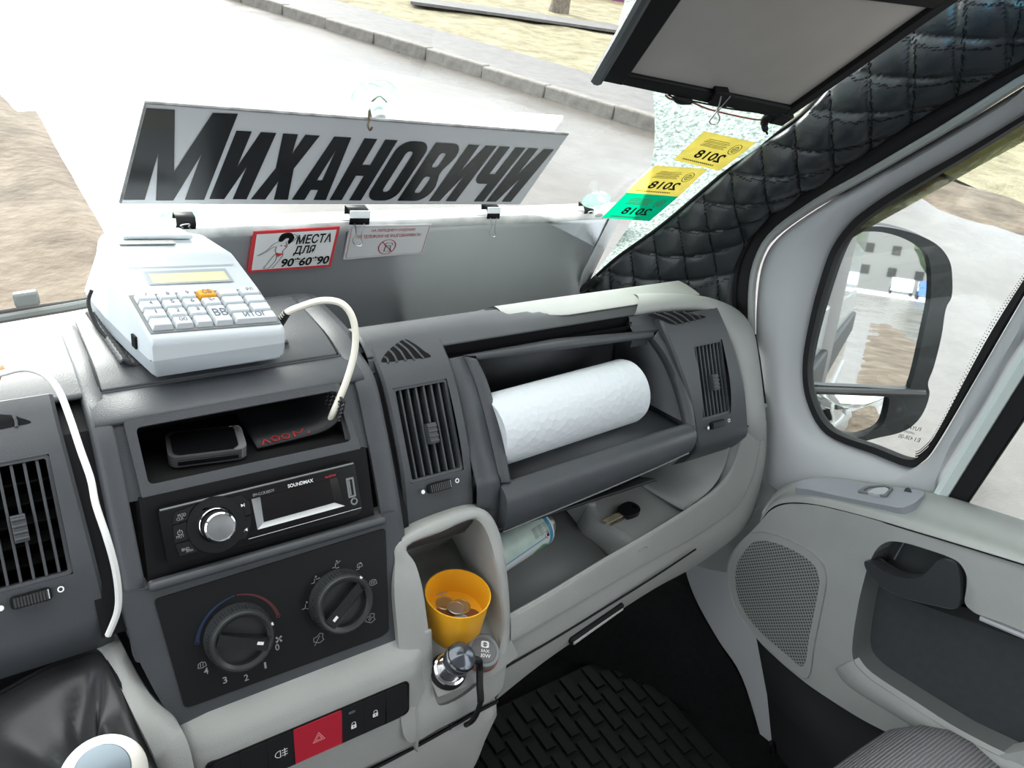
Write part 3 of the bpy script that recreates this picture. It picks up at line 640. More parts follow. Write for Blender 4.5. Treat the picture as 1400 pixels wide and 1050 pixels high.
b4 = rbtn([(505, 740), (605, 722), (650, 760), (660, 826), (590, 842), (565, 780)]); b5 = rbtn([(592, 852), (660, 836), (655, 905), (630, 960), (570, 980), (592, 910)])
def prt(o, body, x, y, wpx, hpx, m=None, n=.0076, **k):
    a = RX(x-wpx/2, y+.26*wpx/2); b = RX(x+wpx/2, y-.26*wpx/2); h = hpx/4.1176*.00063*1.0
    mb = put_text(MB(), FRAD, body, a[0], (a[1]+b[1])/2-h/2, b[0], (a[1]+b[1])/2+h/2, n, **k); return obj('print', mb, m or M['greyprint'], o)
prt(b1, 'MOD', 272, 832, 45, 18); prt(b1, 'CLK', 262, 853, 40, 16); prt(b2, 'MUT', 264, 952, 44, 16); prt(b3, 'BND', 293, 1022, 42, 16); prt(b3, 'AMA', 316, 1030, 40, 14)
cx_, cy_ = RX(262, 930); put = put_lines(MB(), FRAD, [[(cx_+.002*math.cos(math.radians(t)), cy_+.002*math.sin(math.radians(t))) for t in range(120, 421, 30)], [(cx_, cy_), (cx_, cy_+.0026)]], .0005, .0076); obj('print', put, M['greyprint'], b2)
def skip(o, x, y, s):
    u, v = RX(x, y); mb = MB()
    for d in (-.0022, .0008): mb.flat(FRAD, [(u+s*d, v-.0016), (u+s*(d+.0028), v), (u+s*d, v+.0016)], n=.0076)
    mb.flat(FRAD, [(u+s*.0038-.0003, v-.0016), (u+s*.0038+.0003, v-.0016), (u+s*.0038+.0003, v+.0016), (u+s*.0038-.0003, v+.0016)], n=.0076); obj('print', mb, M['print'], o)
skip(b4, 597, 782, 1); skip(b5, 625, 916, -1)
prt(face, 'SOUNDMAX', 937, 656, 142, 22, M['print'], .0066, bold=.02); prt(face, 'SM-CCR3057F', 730, 709, 120, 17, M['greyprint'], .0066); prt(face, '4x45W', 1105, 616, 62, 15, M['redprint'], .0066)
a, b = RX(648, 967), RX(1276, 793); obj('print', put_lines(MB(), FRAD, [[a, b]], .0004, .0066), M['print'], face)
u, v = RX(1222, 680); mb = MB().plate(FRAD, rrect(u-.0042, v-.0098, u+.0036, v+.0098, .0008), [rrect(u-.0025, v-.008, u+.0019, v+.008, .0005)], .004, .0066); mb.flat(FRAD, rrect(u-.0022, v-.0075, u-.0006, v+.0075, .0003), n=.0064, mi=0); obj('usb_port', mb, M['greymid'], rad)
u, v = RX(1238, 757); obj('aux_jack', MB().plate(FRAD, circ(u, v, .0036, 20), [circ(u, v, .0022, 20)], .004, .0068), M['greymid'], rad)
obj('top_edge', MB().tube([FRAD.pt(*RX(150, 808), .0062), FRAD.pt(*RX(1234, 545), .0062)], .0009, 6), M['greymid'], rad)

# ------------------------------------------------------------------ CLIMATE PANEL
KX = lambda x, y, n=.0: FCL.px(190+x/3.776, 690+y/3.776, n)
cp = thing('climate_panel', 'black heater control panel with two round knobs, under the radio', 'control panel', FCL.pt(.1, -.1))
P = [FCL.px(*p) for p in ((210, 819), (526, 721.5), (531, 862), (520, 870), (266, 963), (252, 967))]
obj('fascia', MB().plate(FCL, rpoly(P, .004), (), -.006, .0020), M['panelblack'], cp, bevel=.0008)
def knob(c, ro, ri, ang, tick, name_label):
    c0 = KX(*c, .009); R = abs(KX(c[0]+ro, c[1])[0]-KX(c[0]-ro, c[1])[0])/2*.99; Ri = R*ri
    k = obj('control_knob', MB().lathe(FCL.pt(*c0, .0015), FCL.N, [(R*1.04, 0), (R*1.04, .004), (R, .006), (R*.97, .0165), (R*.92, .0185), (R*.86, .0185), (Ri, .0165), (Ri, .010), (.0001, .0095)], 56), M['knob'], cp); k['label'] = name_label
    mb = MB()
    for i in range(60):
        a = 2*math.pi*i/60; d = FCL.U*math.cos(a)+FCL.V*math.sin(a); mb.box(FCL.pt(*c0, .0115)+d*R*.985, (.0016, .0009, .009), d, FCL.N.cross(d), FCL.N)
    g = obj('grip_ribs', mb, M['knob'], k); g['kind'] = 'stuff'
    d = Vector((math.cos(math.radians(ang)), math.sin(math.radians(ang)))); q = Vector((-d.y, d.x))
    bar = [Vector(c0)+d*Ri*.97*s+q*Ri*.235*t for s, t in ((-1, -.75), (1, -1), (1, 1), (-1, .75))]
    obj('pointer_bar', MB().plate(FCL, [tuple(p) for p in bar], (), .010, .0205), M['darker'], k, bevel=.0014, seg=3)
    m_ = Vector(c0)+d*Ri*.70; obj('pointer_mark', MB().plate(FCL, [tuple(m_+d*.0028*s+q*.0014*t) for s, t in ((-1, -1), (1, -1), (1, 1), (-1, 1))], (), .0195, .0209), M['print'], k)
    e = Vector((math.cos(math.radians(tick)), math.sin(math.radians(tick)))); q = Vector((-e.y, e.x)); m_ = Vector(c0)+e*R*.93
    obj('ring_mark', MB().plate(FCL, [tuple(m_+e*R*.075*s+q*.0011*t) for s, t in ((-1, -1), (1, -1), (1, 1), (-1, 1))], (), .0175, .0192), M['print'], k)
    return k, c0, R
def kang(c, p):
    a, b = KX(*c, .012), KX(*p, .012); return math.degrees(math.atan2(b[1]-a[1], b[0]-a[0]))
KL, KR = (522, 686), (1046, 500)
k1, c1_, R1_ = knob(KL, 176, .76, kang((530, 695), (640, 703)), kang((530, 690), (678, 602)), 'fan and temperature knob')
k2, c2_, R2_ = knob(KR, 154, .75, kang((1065, 505), (1010, 575)), kang((1055, 500), (1130, 370)), 'air direction knob')
def ktxt(body, x, y, s=.0062):
    u, v = KX(x, y); vs = s; wd = s*.62; obj('print', put_text(MB(), FCL, body, u-wd/2*(.5 if body == '1' else 1), v-vs/2, u+wd/2*(.5 if body == '1' else 1), v+vs/2, .0024, bold=.01), M['greyprint'], cp)
for t_, x, y in (('4', 343, 853), ('3', 440, 900), ('2', 550, 887), ('1', 648, 824), ('0', 710, 731)): ktxt(t_, x, y)
def arc(p0, p1, ctr_r, m, a0, a1, wd=.0011):
    c = KX(530, 668); pts = []
    for k in range(17):
        a = math.radians(a0+(a1-a0)*k/16); pts.append((c[0]+ctr_r*math.cos(a), c[1]+ctr_r*math.sin(a)))
    return pts
cc = KX(524, 690); rA = math.dist(cc, KX(297, 706))
aB = math.degrees(math.atan2(KX(297, 706)[1]-cc[1], KX(297, 706)[0]-cc[0])) % 360
aM = math.degrees(math.atan2(KX(490, 465)[1]-cc[1], KX(490, 465)[0]-cc[0])); aR = math.degrees(math.atan2(KX(714, 568)[1]-cc[1], KX(714, 568)[0]-cc[0]))
rM = math.dist(cc, KX(490, 465)); rR = math.dist(cc, KX(714, 568))
def band(a0, r0, a1, r1, w0, w1):
    P, Q = [], []
    for k in range(17):
        t = k/16; a = math.radians(a0+(a1-a0)*t); r = r0+(r1-r0)*t; w_ = (w0+(w1-w0)*t)/2
        P.append((cc[0]+(r+w_)*math.cos(a), cc[1]+(r+w_)*math.sin(a))); Q.append((cc[0]+(r-w_)*math.cos(a), cc[1]+(r-w_)*math.sin(a)))
    return P+Q[::-1]
mb = MB().flat(FCL, band(aB, rA, aM, rM, .0034, .0012), n=.0024); mb.flat(FCL, circ(*KX(297, 706), .0022, 14), [circ(*KX(297, 706), .0012, 14)], n=.0026); obj('cold_band', mb, M['blueprint'], cp)
mb = MB().flat(FCL, band(aM-2, rM, aR, rR, .0012, .0034), n=.0024); mb.flat(FCL, circ(*KX(714, 568), .0022, 14), [circ(*KX(714, 568), .0012, 14)], n=.0026); obj('warm_band', mb, M['darkredprint'], cp)
def icon(x, y, lines, s=.004, closed=False):
    u, v = KX(x, y); obj('symbol', put_lines(MB(), FCL, [[(u+a*s, v+b*s) for a, b in L] for L in lines], .00055, .0024, closed=closed), M['greyprint'], cp)
person_i = [(-1, -.6), (-.3, -.6), (-.1, .3)], [(.15, .9), (.4, .9), (.4, .6), (.15, .6), (.15, .9)]
icon(905, 385, list(person_i)+[[(.2, .1), (1.2, .1), (.9, .3)]]); icon(1013, 305, list(person_i)+[[(.2, .1), (1.1, .6)], [(-.2, -.9), (.6, -.9)]]); icon(858, 517, list(person_i)+[[(0, -.8), (.9, -1)]])
ws = [(-1, -.5), (-.8, .5), (0, .8), (.8, .5), (1, -.5), (0, -.7), (-1, -.5)]
icon(1135, 315, list(person_i)+[[(a*.7, b*.7+.3) for a, b in ws]]); icon(1203, 398, [ws, [(-.5, -.3), (-.3, .4)], [(0, -.3), (.1, .4)], [(.4, -.3), (.5, .4)]]); icon(322, 823, [ws, [(-.4, -.3), (-.3, .4)], [(.2, -.3), (.3, .4)]], .0036)
car_i = [(-1, -.4), (-.9, .3), (-.2, .4), (.4, .9), (1, .6), (.8, -.1), (1, -.6), (.1, -1), (-1, -.4)]
icon(1188, 582, [car_i, [(-.4, -.2), (.2, .3)], [(-.2, -.5), (.5, .1)]], .005); icon(922, 685, [car_i, [(-.9, -1.2), (.3, .4)]], .005)
u, v = KX(718, 690); mb = MB()
for a in (20, 110, 200, 290):
    d = Vector((math.cos(math.radians(a)), math.sin(math.radians(a)))); q = Vector((-d.y, d.x)); c = Vector((u, v)); mb.flat(FCL, [tuple(c), tuple(c+d*.0036+q*.0002), tuple(c+d*.0034+q*.0022), tuple(c+d*.0014+q*.0016)], n=.0024)
obj('fan_symbol', mb, M['greyprint'], cp)

# ------------------------------------------------------------------ CASH REGISTER
reg = thing('cash_register', 'small white cash register with keypad and printer, standing on the dashboard lid', 'cash register', (.175, .70, -.403))
S = [  # y, x left base, x right base, x left top, x right top, z base, z seam, z top left, z top right
     (.644, .124, .2405, .124, .2405, -.3925, -.3775, -.3575, -.3640),
     (.647, .1215, .2425, .1225, .2420, -.3955, -.3775, -.3535, -.3600),
     (.700, .1120, .2425, .1135, .2350, -.3990, -.3800, -.3350, -.3430),
     (.735, .1060, .2430, .1090, .2265, -.4005, -.3810, -.3230, -.3290),
     (.745, .1040, .2430, .1080, .2240, -.4005, -.3815, -.3180, -.3250),
     (.790, .0990, .2420, .1130, .2100, -.4000, -.3830, -.3170, -.3235),
     (.815, .0980, .2380, .1200, .2020, -.3950, -.3850, -.3260, -.3300)]
rows_b, rows_t = [], []
for y, xl, xr, tl_, tr2, zb, zs, zl, zr in S:
    rows_b.append([V(xl, y, zs), V(xl+.001, y, zb+.004), V(xl+.005, y, zb), V(xr-.005, y, zb), V(xr-.001, y, zb+.004), V(xr, y, zs)])
    dx = .004; rows_t.append([V(xl, y, zs), V(lerp(xl, tl_, .9), y, zl-.006), V(tl_+dx*.4, y, zl-.0012), V(tl_+dx, y, zl), V(lerp(tl_, tr2, .5), y, (zl+zr)/2), V(tr2-dx, y, zr), V(tr2-dx*.4, y, zr-.0012), V(lerp(xr, tr2, .9), y, zr-.006), V(xr, y, zs)])
M['regwhite'] = mat('register_white', (.58, .63, .66), .42, bump=.1, bscale=900)
def caploft(rows):
    mb = MB().grid(rows); m = len(rows[0]); k = len(rows); mb.f += [tuple(range(m))[::-1], tuple((k-1)*m+i for i in range(m))]; mb.m += [0, 0]; return mb
obj('base_shell', caploft(rows_b), mat('register_grey', (.40, .44, .47), .42), reg, ang=38)
top_ = obj('upper_shell', caploft(rows_t), M['regwhite'], reg, ang=38)
obj('shell_seam', MB().tube([V(.1218, .646, -.3775), V(.2425, .646, -.3775)], .0007, 5), M['greymid'], reg)
QK = Quad((.1225, .647, -.3530), (.2415, .647, -.3595), (.2262, .7355, -.3285), (.1092, .7355, -.3225))
# keypad: six columns, four rows
kw = [0.03, .19, .335, .475, .625, .80, .965]; kh = [.03, .155, .275, .39, .50]
obj('keypad_well', MB().hexa([QK.pt(.015, .01, .0002), QK.pt(.98, .01, .0002), QK.pt(.98, .53, .0002), QK.pt(.015, .53, .0002)], [QK.pt(.015, .01, .0010), QK.pt(.98, .01, .0010), QK.pt(.98, .53, .0010), QK.pt(.015, .53, .0010)]), M['greymid'], top_)
keym = mat('key_white', (.62, .66, .69), .4); orange = mat('orange_key', (.80, .36, .03), .4)
def key(c0, c1, r0, r1, m=None, txt=None, ts=.5):
    g = .007; a, b, c, d = kw[c0]+g, kw[c1]-g, kh[r0]+g*.8, kh[r1]-g*.8
    o = obj('key', MB().hexa([QK.pt(a, c, .0008), QK.pt(b, c, .0008), QK.pt(b, d, .0008), QK.pt(a, d, .0008)], [QK.pt(a+.012, c+.016, .0075), QK.pt(b-.012, c+.016, .0075), QK.pt(b-.010, d-.006, .0068), QK.pt(a+.010, d-.006, .0068)]), m or keym, reg, bevel=.0009)
    if txt and txt not in '-.#×=+':
        wd = min((b-a)*.75, (d-c)*1.0*len(txt)*ts*.62)*(.4 if txt == '1' else 1); u = (a+b)/2; v = (c+d)/2+.008; hh = (d-c)*ts*.5
        obj('key_print', put_text(MB(), QK, txt, u-wd/2, v-hh, u+wd/2, v+hh, .0078, bold=.01), M['blueink'] if 0 else M['inkgrey'], o)
    return o
M['inkgrey'] = mat('key_ink', (.10, .11, .13), .6)
lay = [['-', '00', '.', None, None, None], ['1', '2', '3', None, '-', '+'], ['4', '5', '6', None, '×', '='], ['7', '8', '9', 'СБ', '#', 'РЛ']]
for r in range(4):
    for c in range(6):
        if r < 2 and c == 3: continue
        if r == 0 and c >= 3: continue
        if r == 3 and c == 3: key(c, c+1, r, r+1, orange, 'СБ', .55)['label'] = 'orange key'
        elif r == 2 and c == 3: key(c, c+1, r, r+1, None, '%+', .4)
        else: key(c, c+1, r, r+1, None, lay[r][c], .42)
key(3, 4, 0, 2, None, 'ВВ', .42); key(4, 6, 0, 1, None, 'ИТОГ', .62)
db = [QK.pt(u, v, .0005) for u, v in ((.20, .66), (.84, .66), (.84, .84), (.20, .84))]; di = [QK.pt(u, v, -.003) for u, v in ((.235, .67), (.81, .67), (.81, .80), (.235, .80))]
mb = MB().hexa([QK.pt(u, v, .0) for u, v in ((.20, .655), (.845, .655), (.845, .855), (.20, .855))], [QK.pt(u, v, .0012) for u, v in ((.205, .66), (.84, .66), (.84, .85), (.205, .85))]); bz = obj('display_bezel', mb, mat('bezel_grey', (.36, .39, .42), .4), reg, bevel=.0005)
obj('display', MB().hexa([QK.pt(u, v, .0008) for u, v in ((.235, .67), (.81, .67), (.81, .80), (.235, .80))], [QK.pt(u, v, .0016) for u, v in ((.235, .67), (.81, .67), (.81, .80), (.235, .80))]), mat('lcd_yellow_green', (.62, .63, .40), .25), reg)
obj('display_brow', MB().hexa([QK.pt(u, v, .0012) for u, v in ((.12, .90), (.93, .90), (.93, .915), (.12, .915))], [QK.pt(u, v, .002) for u, v in ((.12, .90), (.93, .90), (.93, .915), (.12, .915))]), M['regwhite'], reg)
slot_ = Quad((.125, .762, -.3175), (.175, .762, -.3205), (.174, .772, -.3205), (.126, .772, -.3175), (0, 0, 3))
obj('paper_slot', MB().hexa([slot_.pt(u, v, .0) for u, v in ((0, 0), (1, 0), (1, 1), (0, 1))], [slot_.pt(u, v, .0012) for u, v in ((0, 0), (1, 0), (1, 1), (0, 1))]), M['greymid'], reg)
cover = Quad((.13, .775, -.3172), (.195, .775, -.3215), (.19, .806, -.3250), (.135, .806, -.3215), (0, 0, 3))
obj('paper_cover', MB().hexa([cover.pt(u, v, .0) for u, v in ((0, 0), (1, 0), (1, 1), (0, 1))], [cover.pt(u, v, .004) for u, v in ((0, 0), (1, 0), (1, 1), (0, 1))]), M['regwhite'], reg, bevel=.0015)
obj('side_port', MB().box((.1155, .675, -.3725), (.002, .008, .012), (1, .2, 0), (-.2, 1, 0)), M['void'], reg)
# pad, cables
mb = MB(); rows = []
for i in range(29):
    y = .682+.106*i/28; rows.append([V(.1025-.010*i/28+.157*j/40, y, -.4010+.0006+(.0022 if (i+j) % 2 else 0)+(.006-.002*abs(j-1) if j < 3 else 0)) for j in range(41)])
tag(obj('grip_pad', mb.grid(rows), mat('woven_black_pad', (.05, .052, .056), .55), solid=.003, off=-1, ang=20), 'black woven anti slip pad under the cash register', 'pad')
cream = mat('cream_cable', (.74, .72, .62), .45); whitec = mat('white_cable', (.80, .80, .78), .4)
rc = thing('register_cable', 'thick cream cable curling from the cash register down into the console pocket', 'cable', W(430, 415, y=.66))
pts = [V(.2445, .672, -.373), W(392, 428, y=.665), W(412, 419, y=.66), W(440, 411, y=.65), W(465, 414, y=.64), W(480, 430, y=.632), W(486, 455, y=.625), W(484, 485, y=.618), W(474, 520, y=.610), W(464, 545, y=.606), W(455, 566, y=.604), W(450, 580, y=.618)]
obj('cord', MB().tube(cmv(pts, 6), .0034, 10), cream, rc)
mb = MB()
for k in range(7):
    t = k/6; p = lerp(pts[0], pts[1]+V(0, 0, 0), t); mb.lathe(p, pts[1]-pts[0], [(.0042-.0008*t, -.0012), (.0052-.001*t, 0), (.0042-.0008*t, .0012)], 10)
mb.tube([pts[0], pts[1]], [.0044, .0036], 8); obj('strain_relief', mb, M['darker'], rc)
wc = [W(-12, 514, y=.648), W(5, 510, y=.648), W(25, 505, y=.650), W(42, 505, y=.648), W(62, 513, y=.642), W(80, 533, y=.630), W(95, 570, y=.607), W(110, 615, y=.578), W(124, 655, y=.556), W(131, 690, y=.542), W(146, 735, y=.527), W(157, 775, y=.520), W(162, 812, y=.517), W(160, 838, y=.517), W(148, 868, y=.520)]
tag(obj('white_cable', MB().tube(cmv(wc, 5), .0027, 8), whitec), 'thin white cable running down the groove beside the driver side vent', 'cable')
sw_ = [V(.099, .772, -.365), V(.094, .765, -.375), V(.096, .745, -.388), V(.103, .725, -.397), V(.107, .715, -.3985)]
tag(obj('black_wire', MB().tube(cmv(sw_, 5), .0018, 6), M['rubber']), 'short black wire behind the cash register', 'wire')
tag(obj('copper_wire', MB().tube(cmv([W(-4, 522, y=.66), W(2, 508, y=.655), W(3, 502, y=.652)], 4), .0016, 6), mat('copper', (.6, .25, .1), .4)), 'bit of bare copper wire at the left of the dashboard', 'wire')

# ------------------------------------------------------------------ POCKET CONTENTS
ph = thing('mobile_phone', 'old grey and black mobile phone lying in the console pocket', 'phone', (.155, .61, POCKET_Z))
A = Frame(W(232, 644, z=POCKET_Z), W(338, 630, z=POCKET_Z)-W(232, 644, z=POCKET_Z), (0, 1, 0)); A = A if A.N.z > 0 else Frame(A.o, A.U, A.V, -A.N)
Lp = (W(338, 630, z=POCKET_Z)-W(232, 644, z=POCKET_Z)).length
obj('body', MB().plate(A, rrect(0, .002, Lp, .042, .008), (), .001, .012), M['chrome'] if 0 else mat('phone_grey', (.14, .14, .15), .3, metal=.7), ph, bevel=.003, seg=3)
obj('side_strip', MB().box(A.pt(Lp/2, .0015, .006), (Lp*.78, .002, .005), A.U, A.V), M['gloss'], ph, bevel=.0006)
obj('screen_side', MB().plate(A, rrect(.004, .005, Lp-.006, .039, .006), (), .012, .0135), M['gloss'], ph, bevel=.0008)
obj('end_cap', MB().plate(A, rrect(Lp-.012, .003, Lp+.001, .041, .006), (), .002, .0125), mat('phone_silver', (.5, .5, .52), .25, metal=.8), ph, bevel=.003)
M['hazedred'] = mat('faded_red_letters', (.28, .018, .02), .6)
mm = thing('rubber_mat', 'black textured rubber mat with curled end and red letters in the console pocket', 'mat', W(440, 600, z=POCKET_Z))
pr = [V(.200, .612, POCKET_Z+.002), V(.232, .612, POCKET_Z+.003), V(.262, .611, POCKET_Z+.006), V(.276, .609, POCKET_Z+.014), V(.2815, .607, POCKET_Z+.026), V(.2830, .606, POCKET_Z+.040)]
prc = cmv(pr, 5); rows = [[p+V(0, .02*k-.012, .0) for k in range(5)] for p in prc]
obj('sheet', MB().grid(rows), M['darker'], mm, solid=.002)
mb = MB()
for i in range(9):
    for j in range(5):
        p = lerp(V(.2800, .594, POCKET_Z+.019), V(.2825, .592, POCKET_Z+.038), i/8)+V(-.001, .008*j+.002*(i % 2), 0); mb.lathe(p, (-1, 0, .15), [(.0012, 0), (.0007, .0014)], 6)
nb = obj('texture_nubs', mb, M['dark'], mm); nb['kind'] = 'stuff'
FQ = Frame(V(.2035, .599, POCKET_Z+.0036), (1, 0, .03), (0, 1, 0)); FQ = FQ if FQ.N.z > 0 else Frame(FQ.o, FQ.U, FQ.V, -FQ.N)
obj('red_letters', put_text(MB(), FQ, 'КОМФОРТ', 0, 0, .056, .014, .0005, bold=.02) if 0 else put_lines(MB(), FQ, [[(.002, .002), (.006, .010), (.009, .003)]]+[[(x+.0035*math.cos(t*.6), .007+.004*math.sin(t*.6)) for t in range(11)] for x in (.016, .026)]+[[(.034, .003), (.035, .011), (.040, .007), (.045, .012)], [(.048, .004), (.052, .010), (.056, .006)]], .0015, .0005), M['hazedred'], mm)
tag(obj('screw_anchor', MB().tube([W(372, 578, y=.66), W(383, 577, y=.66)], .0022, 8).lathe(W(372, 578, y=.66), (1, 0, 0), [(.001, -.001), (.0042, 0), (.001, .001)], 8), M['greymid']), 'small pale fastener in the dark of the console pocket', 'fastener')

# ------------------------------------------------------------------ CUP WITH COINS, PLUG, SOCKET
cupc = V(.3845, .4965, bayz(.4965))
yel = mat('yellow_plastic', (.82, .40, .015), .4)
cup = thing('yellow_cup', 'yellow plastic cup holding coins in the grey cup bay', 'cup', cupc)
floorz = bayz
zc = floorz(cupc.y)+.0
obj('wall', MB().lathe(V(cupc.x, cupc.y, zc), (0, 0, 1), [(.0001, -.012), (.030, -.012), (.0315, -.009), (.0350, .034), (.0362, .043), (.0362, .0445), (.0350, .0445), (.0342, .041), (.0336, .034), (.0312, .0145), (.0001, .0140)], 48), yel, cup)
coinm = [mat('coin_copper', (.30, .13, .06), .4, metal=.8), mat('coin_brass', (.42, .36, .20), .4, metal=.8), mat('coin_steel', (.45, .45, .43), .4, metal=.9)]
for i, (dx, dy, r, m_, h) in enumerate(((-.012, .003, .0105, 0, .0142), (.010, .004, .011, 1, .0143), (.000, -.014, .0095, 2, .0142), (-.004, .016, .010, 1, .0143), (.015, -.012, .009, 0, .0141), (.003, .003, .010, 2, .0162))):
    o = obj('coin', MB().lathe(V(cupc.x+dx, cupc.y+dy, zc+h), (.1*(i == 5), .05*(i % 3 == 5), 1), [(r*.95, 0), (r, .0004), (r, .0014), (r*.92, .0018), (r*.88, .0015), (.0001, .0015)], 24), coinm[m_])
    tag(o, ('coppery coin in the yellow cup, the left one of the two', 'brassy coin in the yellow cup on its right side', 'greyish coin in the yellow cup nearest the front', 'brassy coin in the yellow cup at the back', 'small coppery coin in the yellow cup, front right', 'greyish coin in the yellow cup lying on top of the others')[i], 'coin', 'coins in the yellow cup')
BAY = (V(0, .50, -.676), V(0, -.41, .912)); c = W(611, 920, pl=BAY)+V(0, 0, .001); ax = Vector((.03, -.36, .93)).normalized()
so = thing('power_socket', 'chrome ringed power socket holding the charger in the cup bay', 'socket', c)
obj('collar', MB().lathe(c, ax, [(.0195, 0), (.0200, .004), (.0185, .008), (.0172, .0095)], 40, cap1=False), M['darker'], so)
obj('chrome_ring', MB().lathe(c+ax*.0085, ax, [(.0180, 0), (.0178, .0025), (.0155, .0035), (.0140, .001), (.0125, -.004), (.0001, -.005)], 40), M['chrome'], so)
pl_ = thing('charger_plug', 'shiny black and chrome charger plug with black cord, in the power socket', 'charger', c+ax*.01)
pax = (ax+V(.10, .02, 0)).normalized(); pc = c+ax*.006
obj('plug_body', MB().lathe(pc, pax, [(.0115, 0), (.0115, .013), (.0138, .017), (.0160, .022), (.0162, .032), (.0150, .0362), (.0105, .0392), (.0001, .0406)], 36), mat('smoked_chrome', (.10, .11, .13), .12, metal=.6), pl_)
obj('plug_ring', MB().lathe(pc+pax*.033, pax, [(.0163, -.0012), (.0165, 0), (.0157, .0018)], 36, cap0=False, cap1=False), M['chrome'], pl_)
cpts = [pc+pax*.022+V(.014, -.004, 0), pc+pax*.022+V(.022, -.008, -.002), W(648, 918, pl=BAY)+V(0, -.008, .014), W(656, 938, y=.424), W(657, 958, y=.417), W(652, 975, y=.417), W(645, 986, y=.420), W(637, 991, y=.430)]
obj('cord', MB().tube(cmv(cpts, 6), [.0040]*25+[.0030]*18, 8), M['rubber'], pl_)
c = W(656, 896, pl=BAY)+V(0, 0, .001)
sk = thing('socket_lid', 'dark grey closed socket lid marked MAX 180W, right of the charger plug', 'socket lid', c)
obj('housing', MB().lathe(c, ax, [(.0195, 0), (.0190, .010), (.0180, .0125), (.0145, .0132)], 40, cap1=False), M['greymid'], sk)
obj('reflector', MB().lathe(c+ax*.001, ax, [(.0205, 0), (.0208, .0025), (.0196, .004)], 40, cap0=False, cap1=False), mat('amber_ring', (.25, .06, .02), .3), sk)
hinge = obj('lid', MB().lathe(c+ax*.0115, ax, [(.0145, 0), (.0142, .002), (.013, .0026), (.0001, .0027)], 40), mat('lid_grey', (.10, .105, .11), .45), sk)
obj('lid_tab', MB().box(c+ax*.011+V(.011, .013, 0), (.014, .012, .004), (1, -.6, 0), (.6, 1, .2)), M['greymid'], sk, bevel=.002)
FL = Frame(c+ax*.0144, (.86, -.5, -.12), (.5, .86, .2), ax)
put_ = put_text(MB(), FL, 'MAX', -.0060, -.0030, .0058, .0005, .0001, bold=.01); put_text(put_, FL, '180W', -.0072, -.0088, .0072, -.0044, .0001, bold=.01)
put_.flat(FL, rrect(-.0042, .0022, .0048, .0098, .002), [circ(.0003, .006, .0026, 16)], n=.0002)
for a in (-.0012, .0016): put_.flat(FL, circ(a, .006, .0006, 8), n=.0002)
obj('lid_print', put_, M['print'], hinge)

# ------------------------------------------------------------------ SHELF AND TRAY CONTENTS
tw = thing('paper_towel_roll', 'white paper towel roll lying in the open glove shelf', 'paper towel', (.57, .60, -.55))
fz = lambda x: SHELF[0].z+(SHELF[1].z-SHELF[0].z)*(x-SHELF[0].x)/(SHELF[1].x-SHELF[0].x)
a, b = V(.462, .596, fz(.462)+.0425), V(.688, .606, fz(.688)+.0425)
towel = mat('embossed_paper', (.62, .66, .69), .9)
t_ = towel.node_tree; bs = t_.nodes['Principled BSDF']; tcn = t_.nodes.new('ShaderNodeTexCoord'); vo = t_.nodes.new('ShaderNodeTexVoronoi'); vo.inputs['Scale'].default_value = 130; bp = t_.nodes.new('ShaderNodeBump'); bp.inputs['Strength'].default_value = .35; bp.inputs['Distance'].default_value = .003
t_.links.new(tcn.outputs['Object'], vo.inputs['Vector']); t_.links.new(vo.outputs['Distance'], bp.inputs['Height']); t_.links.new(bp.outputs['Normal'], bs.inputs['Normal'])
Lr = (b-a).length; obj('roll', MB().lathe(a, b-a, [(.021, .002), (.040, 0), (.0425, .004), (.0425, Lr-.006), (.0405, Lr), (.021, Lr-.002), (.021, .002)], 48, cap0=False, cap1=False), towel, tw)
obj('cardboard_core', MB().lathe(a, b-a, [(.0208, .001), (.0208, Lr-.001), (.019, Lr-.001), (.019, .001)], 32, cap0=False, cap1=False), mat('cardboard', (.35, .24, .14), .9), tw)
can = thing('spray_can', 'pale green and blue aerosol can lying in the tray under the glove shelf', 'aerosol can', (.56, .585, -.715))
A0, A1 = V(.462, .5685, -.6895), V(.580, .5965, -.6895); dx = (A1-A0).normalized(); R = .0245
lab = mat('can_label_pale_green', (.55, .68, .62), .35, noise=.08, nscale=60); blue = mat('can_blue', (.04, .32, .52), .35); tin = mat('tin', (.62, .60, .57), .3, metal=.9); gr_ = mat('can_green', (.10, .36, .14), .4); wht = mat('can_white', (.75, .78, .78), .4)
L_ = (A1-A0).length
obj('label_wrap', MB().lathe(A0, dx, [(R*.9, 0), (R, .003), (R, L_-.008)], 40, cap1=False), lab, can)
obj('blue_band', MB().lathe(A0+dx*(L_-.008), dx, [(R*1.004, 0), (R*1.004, .0055), (R*.99, .006)], 40, cap0=False, cap1=False), blue, can)
obj('shoulder', MB().lathe(A0+dx*(L_-.002), dx, [(R, 0), (R*1.03, .0012), (R*1.0, .003), (R*.74, .0045)], 40, cap0=False, cap1=False), wht, can)
obj('cap', MB().lathe(A0+dx*L_, dx, [(R*.74, .001), (R*.72, .012), (R*.66, .0145), (R*.45, .015), (.0001, .0152)], 36), tin, can)
Yc = Vector((0, 0, 1)); Zc = dx.cross(Yc).normalized()
class Cyl:                                                    # wraps flat print round the can: u along, v up from the side that faces the seats
    def pt(s, u, v, n=0):
        a = v/R+.72; return A0+dx*u+(Zc*math.cos(a)+Yc*math.sin(a))*(R*1.004+n)
if Zc.y > 0: Zc = -Zc
cy = Cyl()
def cband(v0f, v1f, u0, u1, m, name):
    P = [[cy.pt(lerp(u0, u1, k/12), lerp(v0f(k/12), v1f(k/12), j/4), 0) for j in range(5)] for k in range(13)]; obj(name, MB().grid(P), m, can)
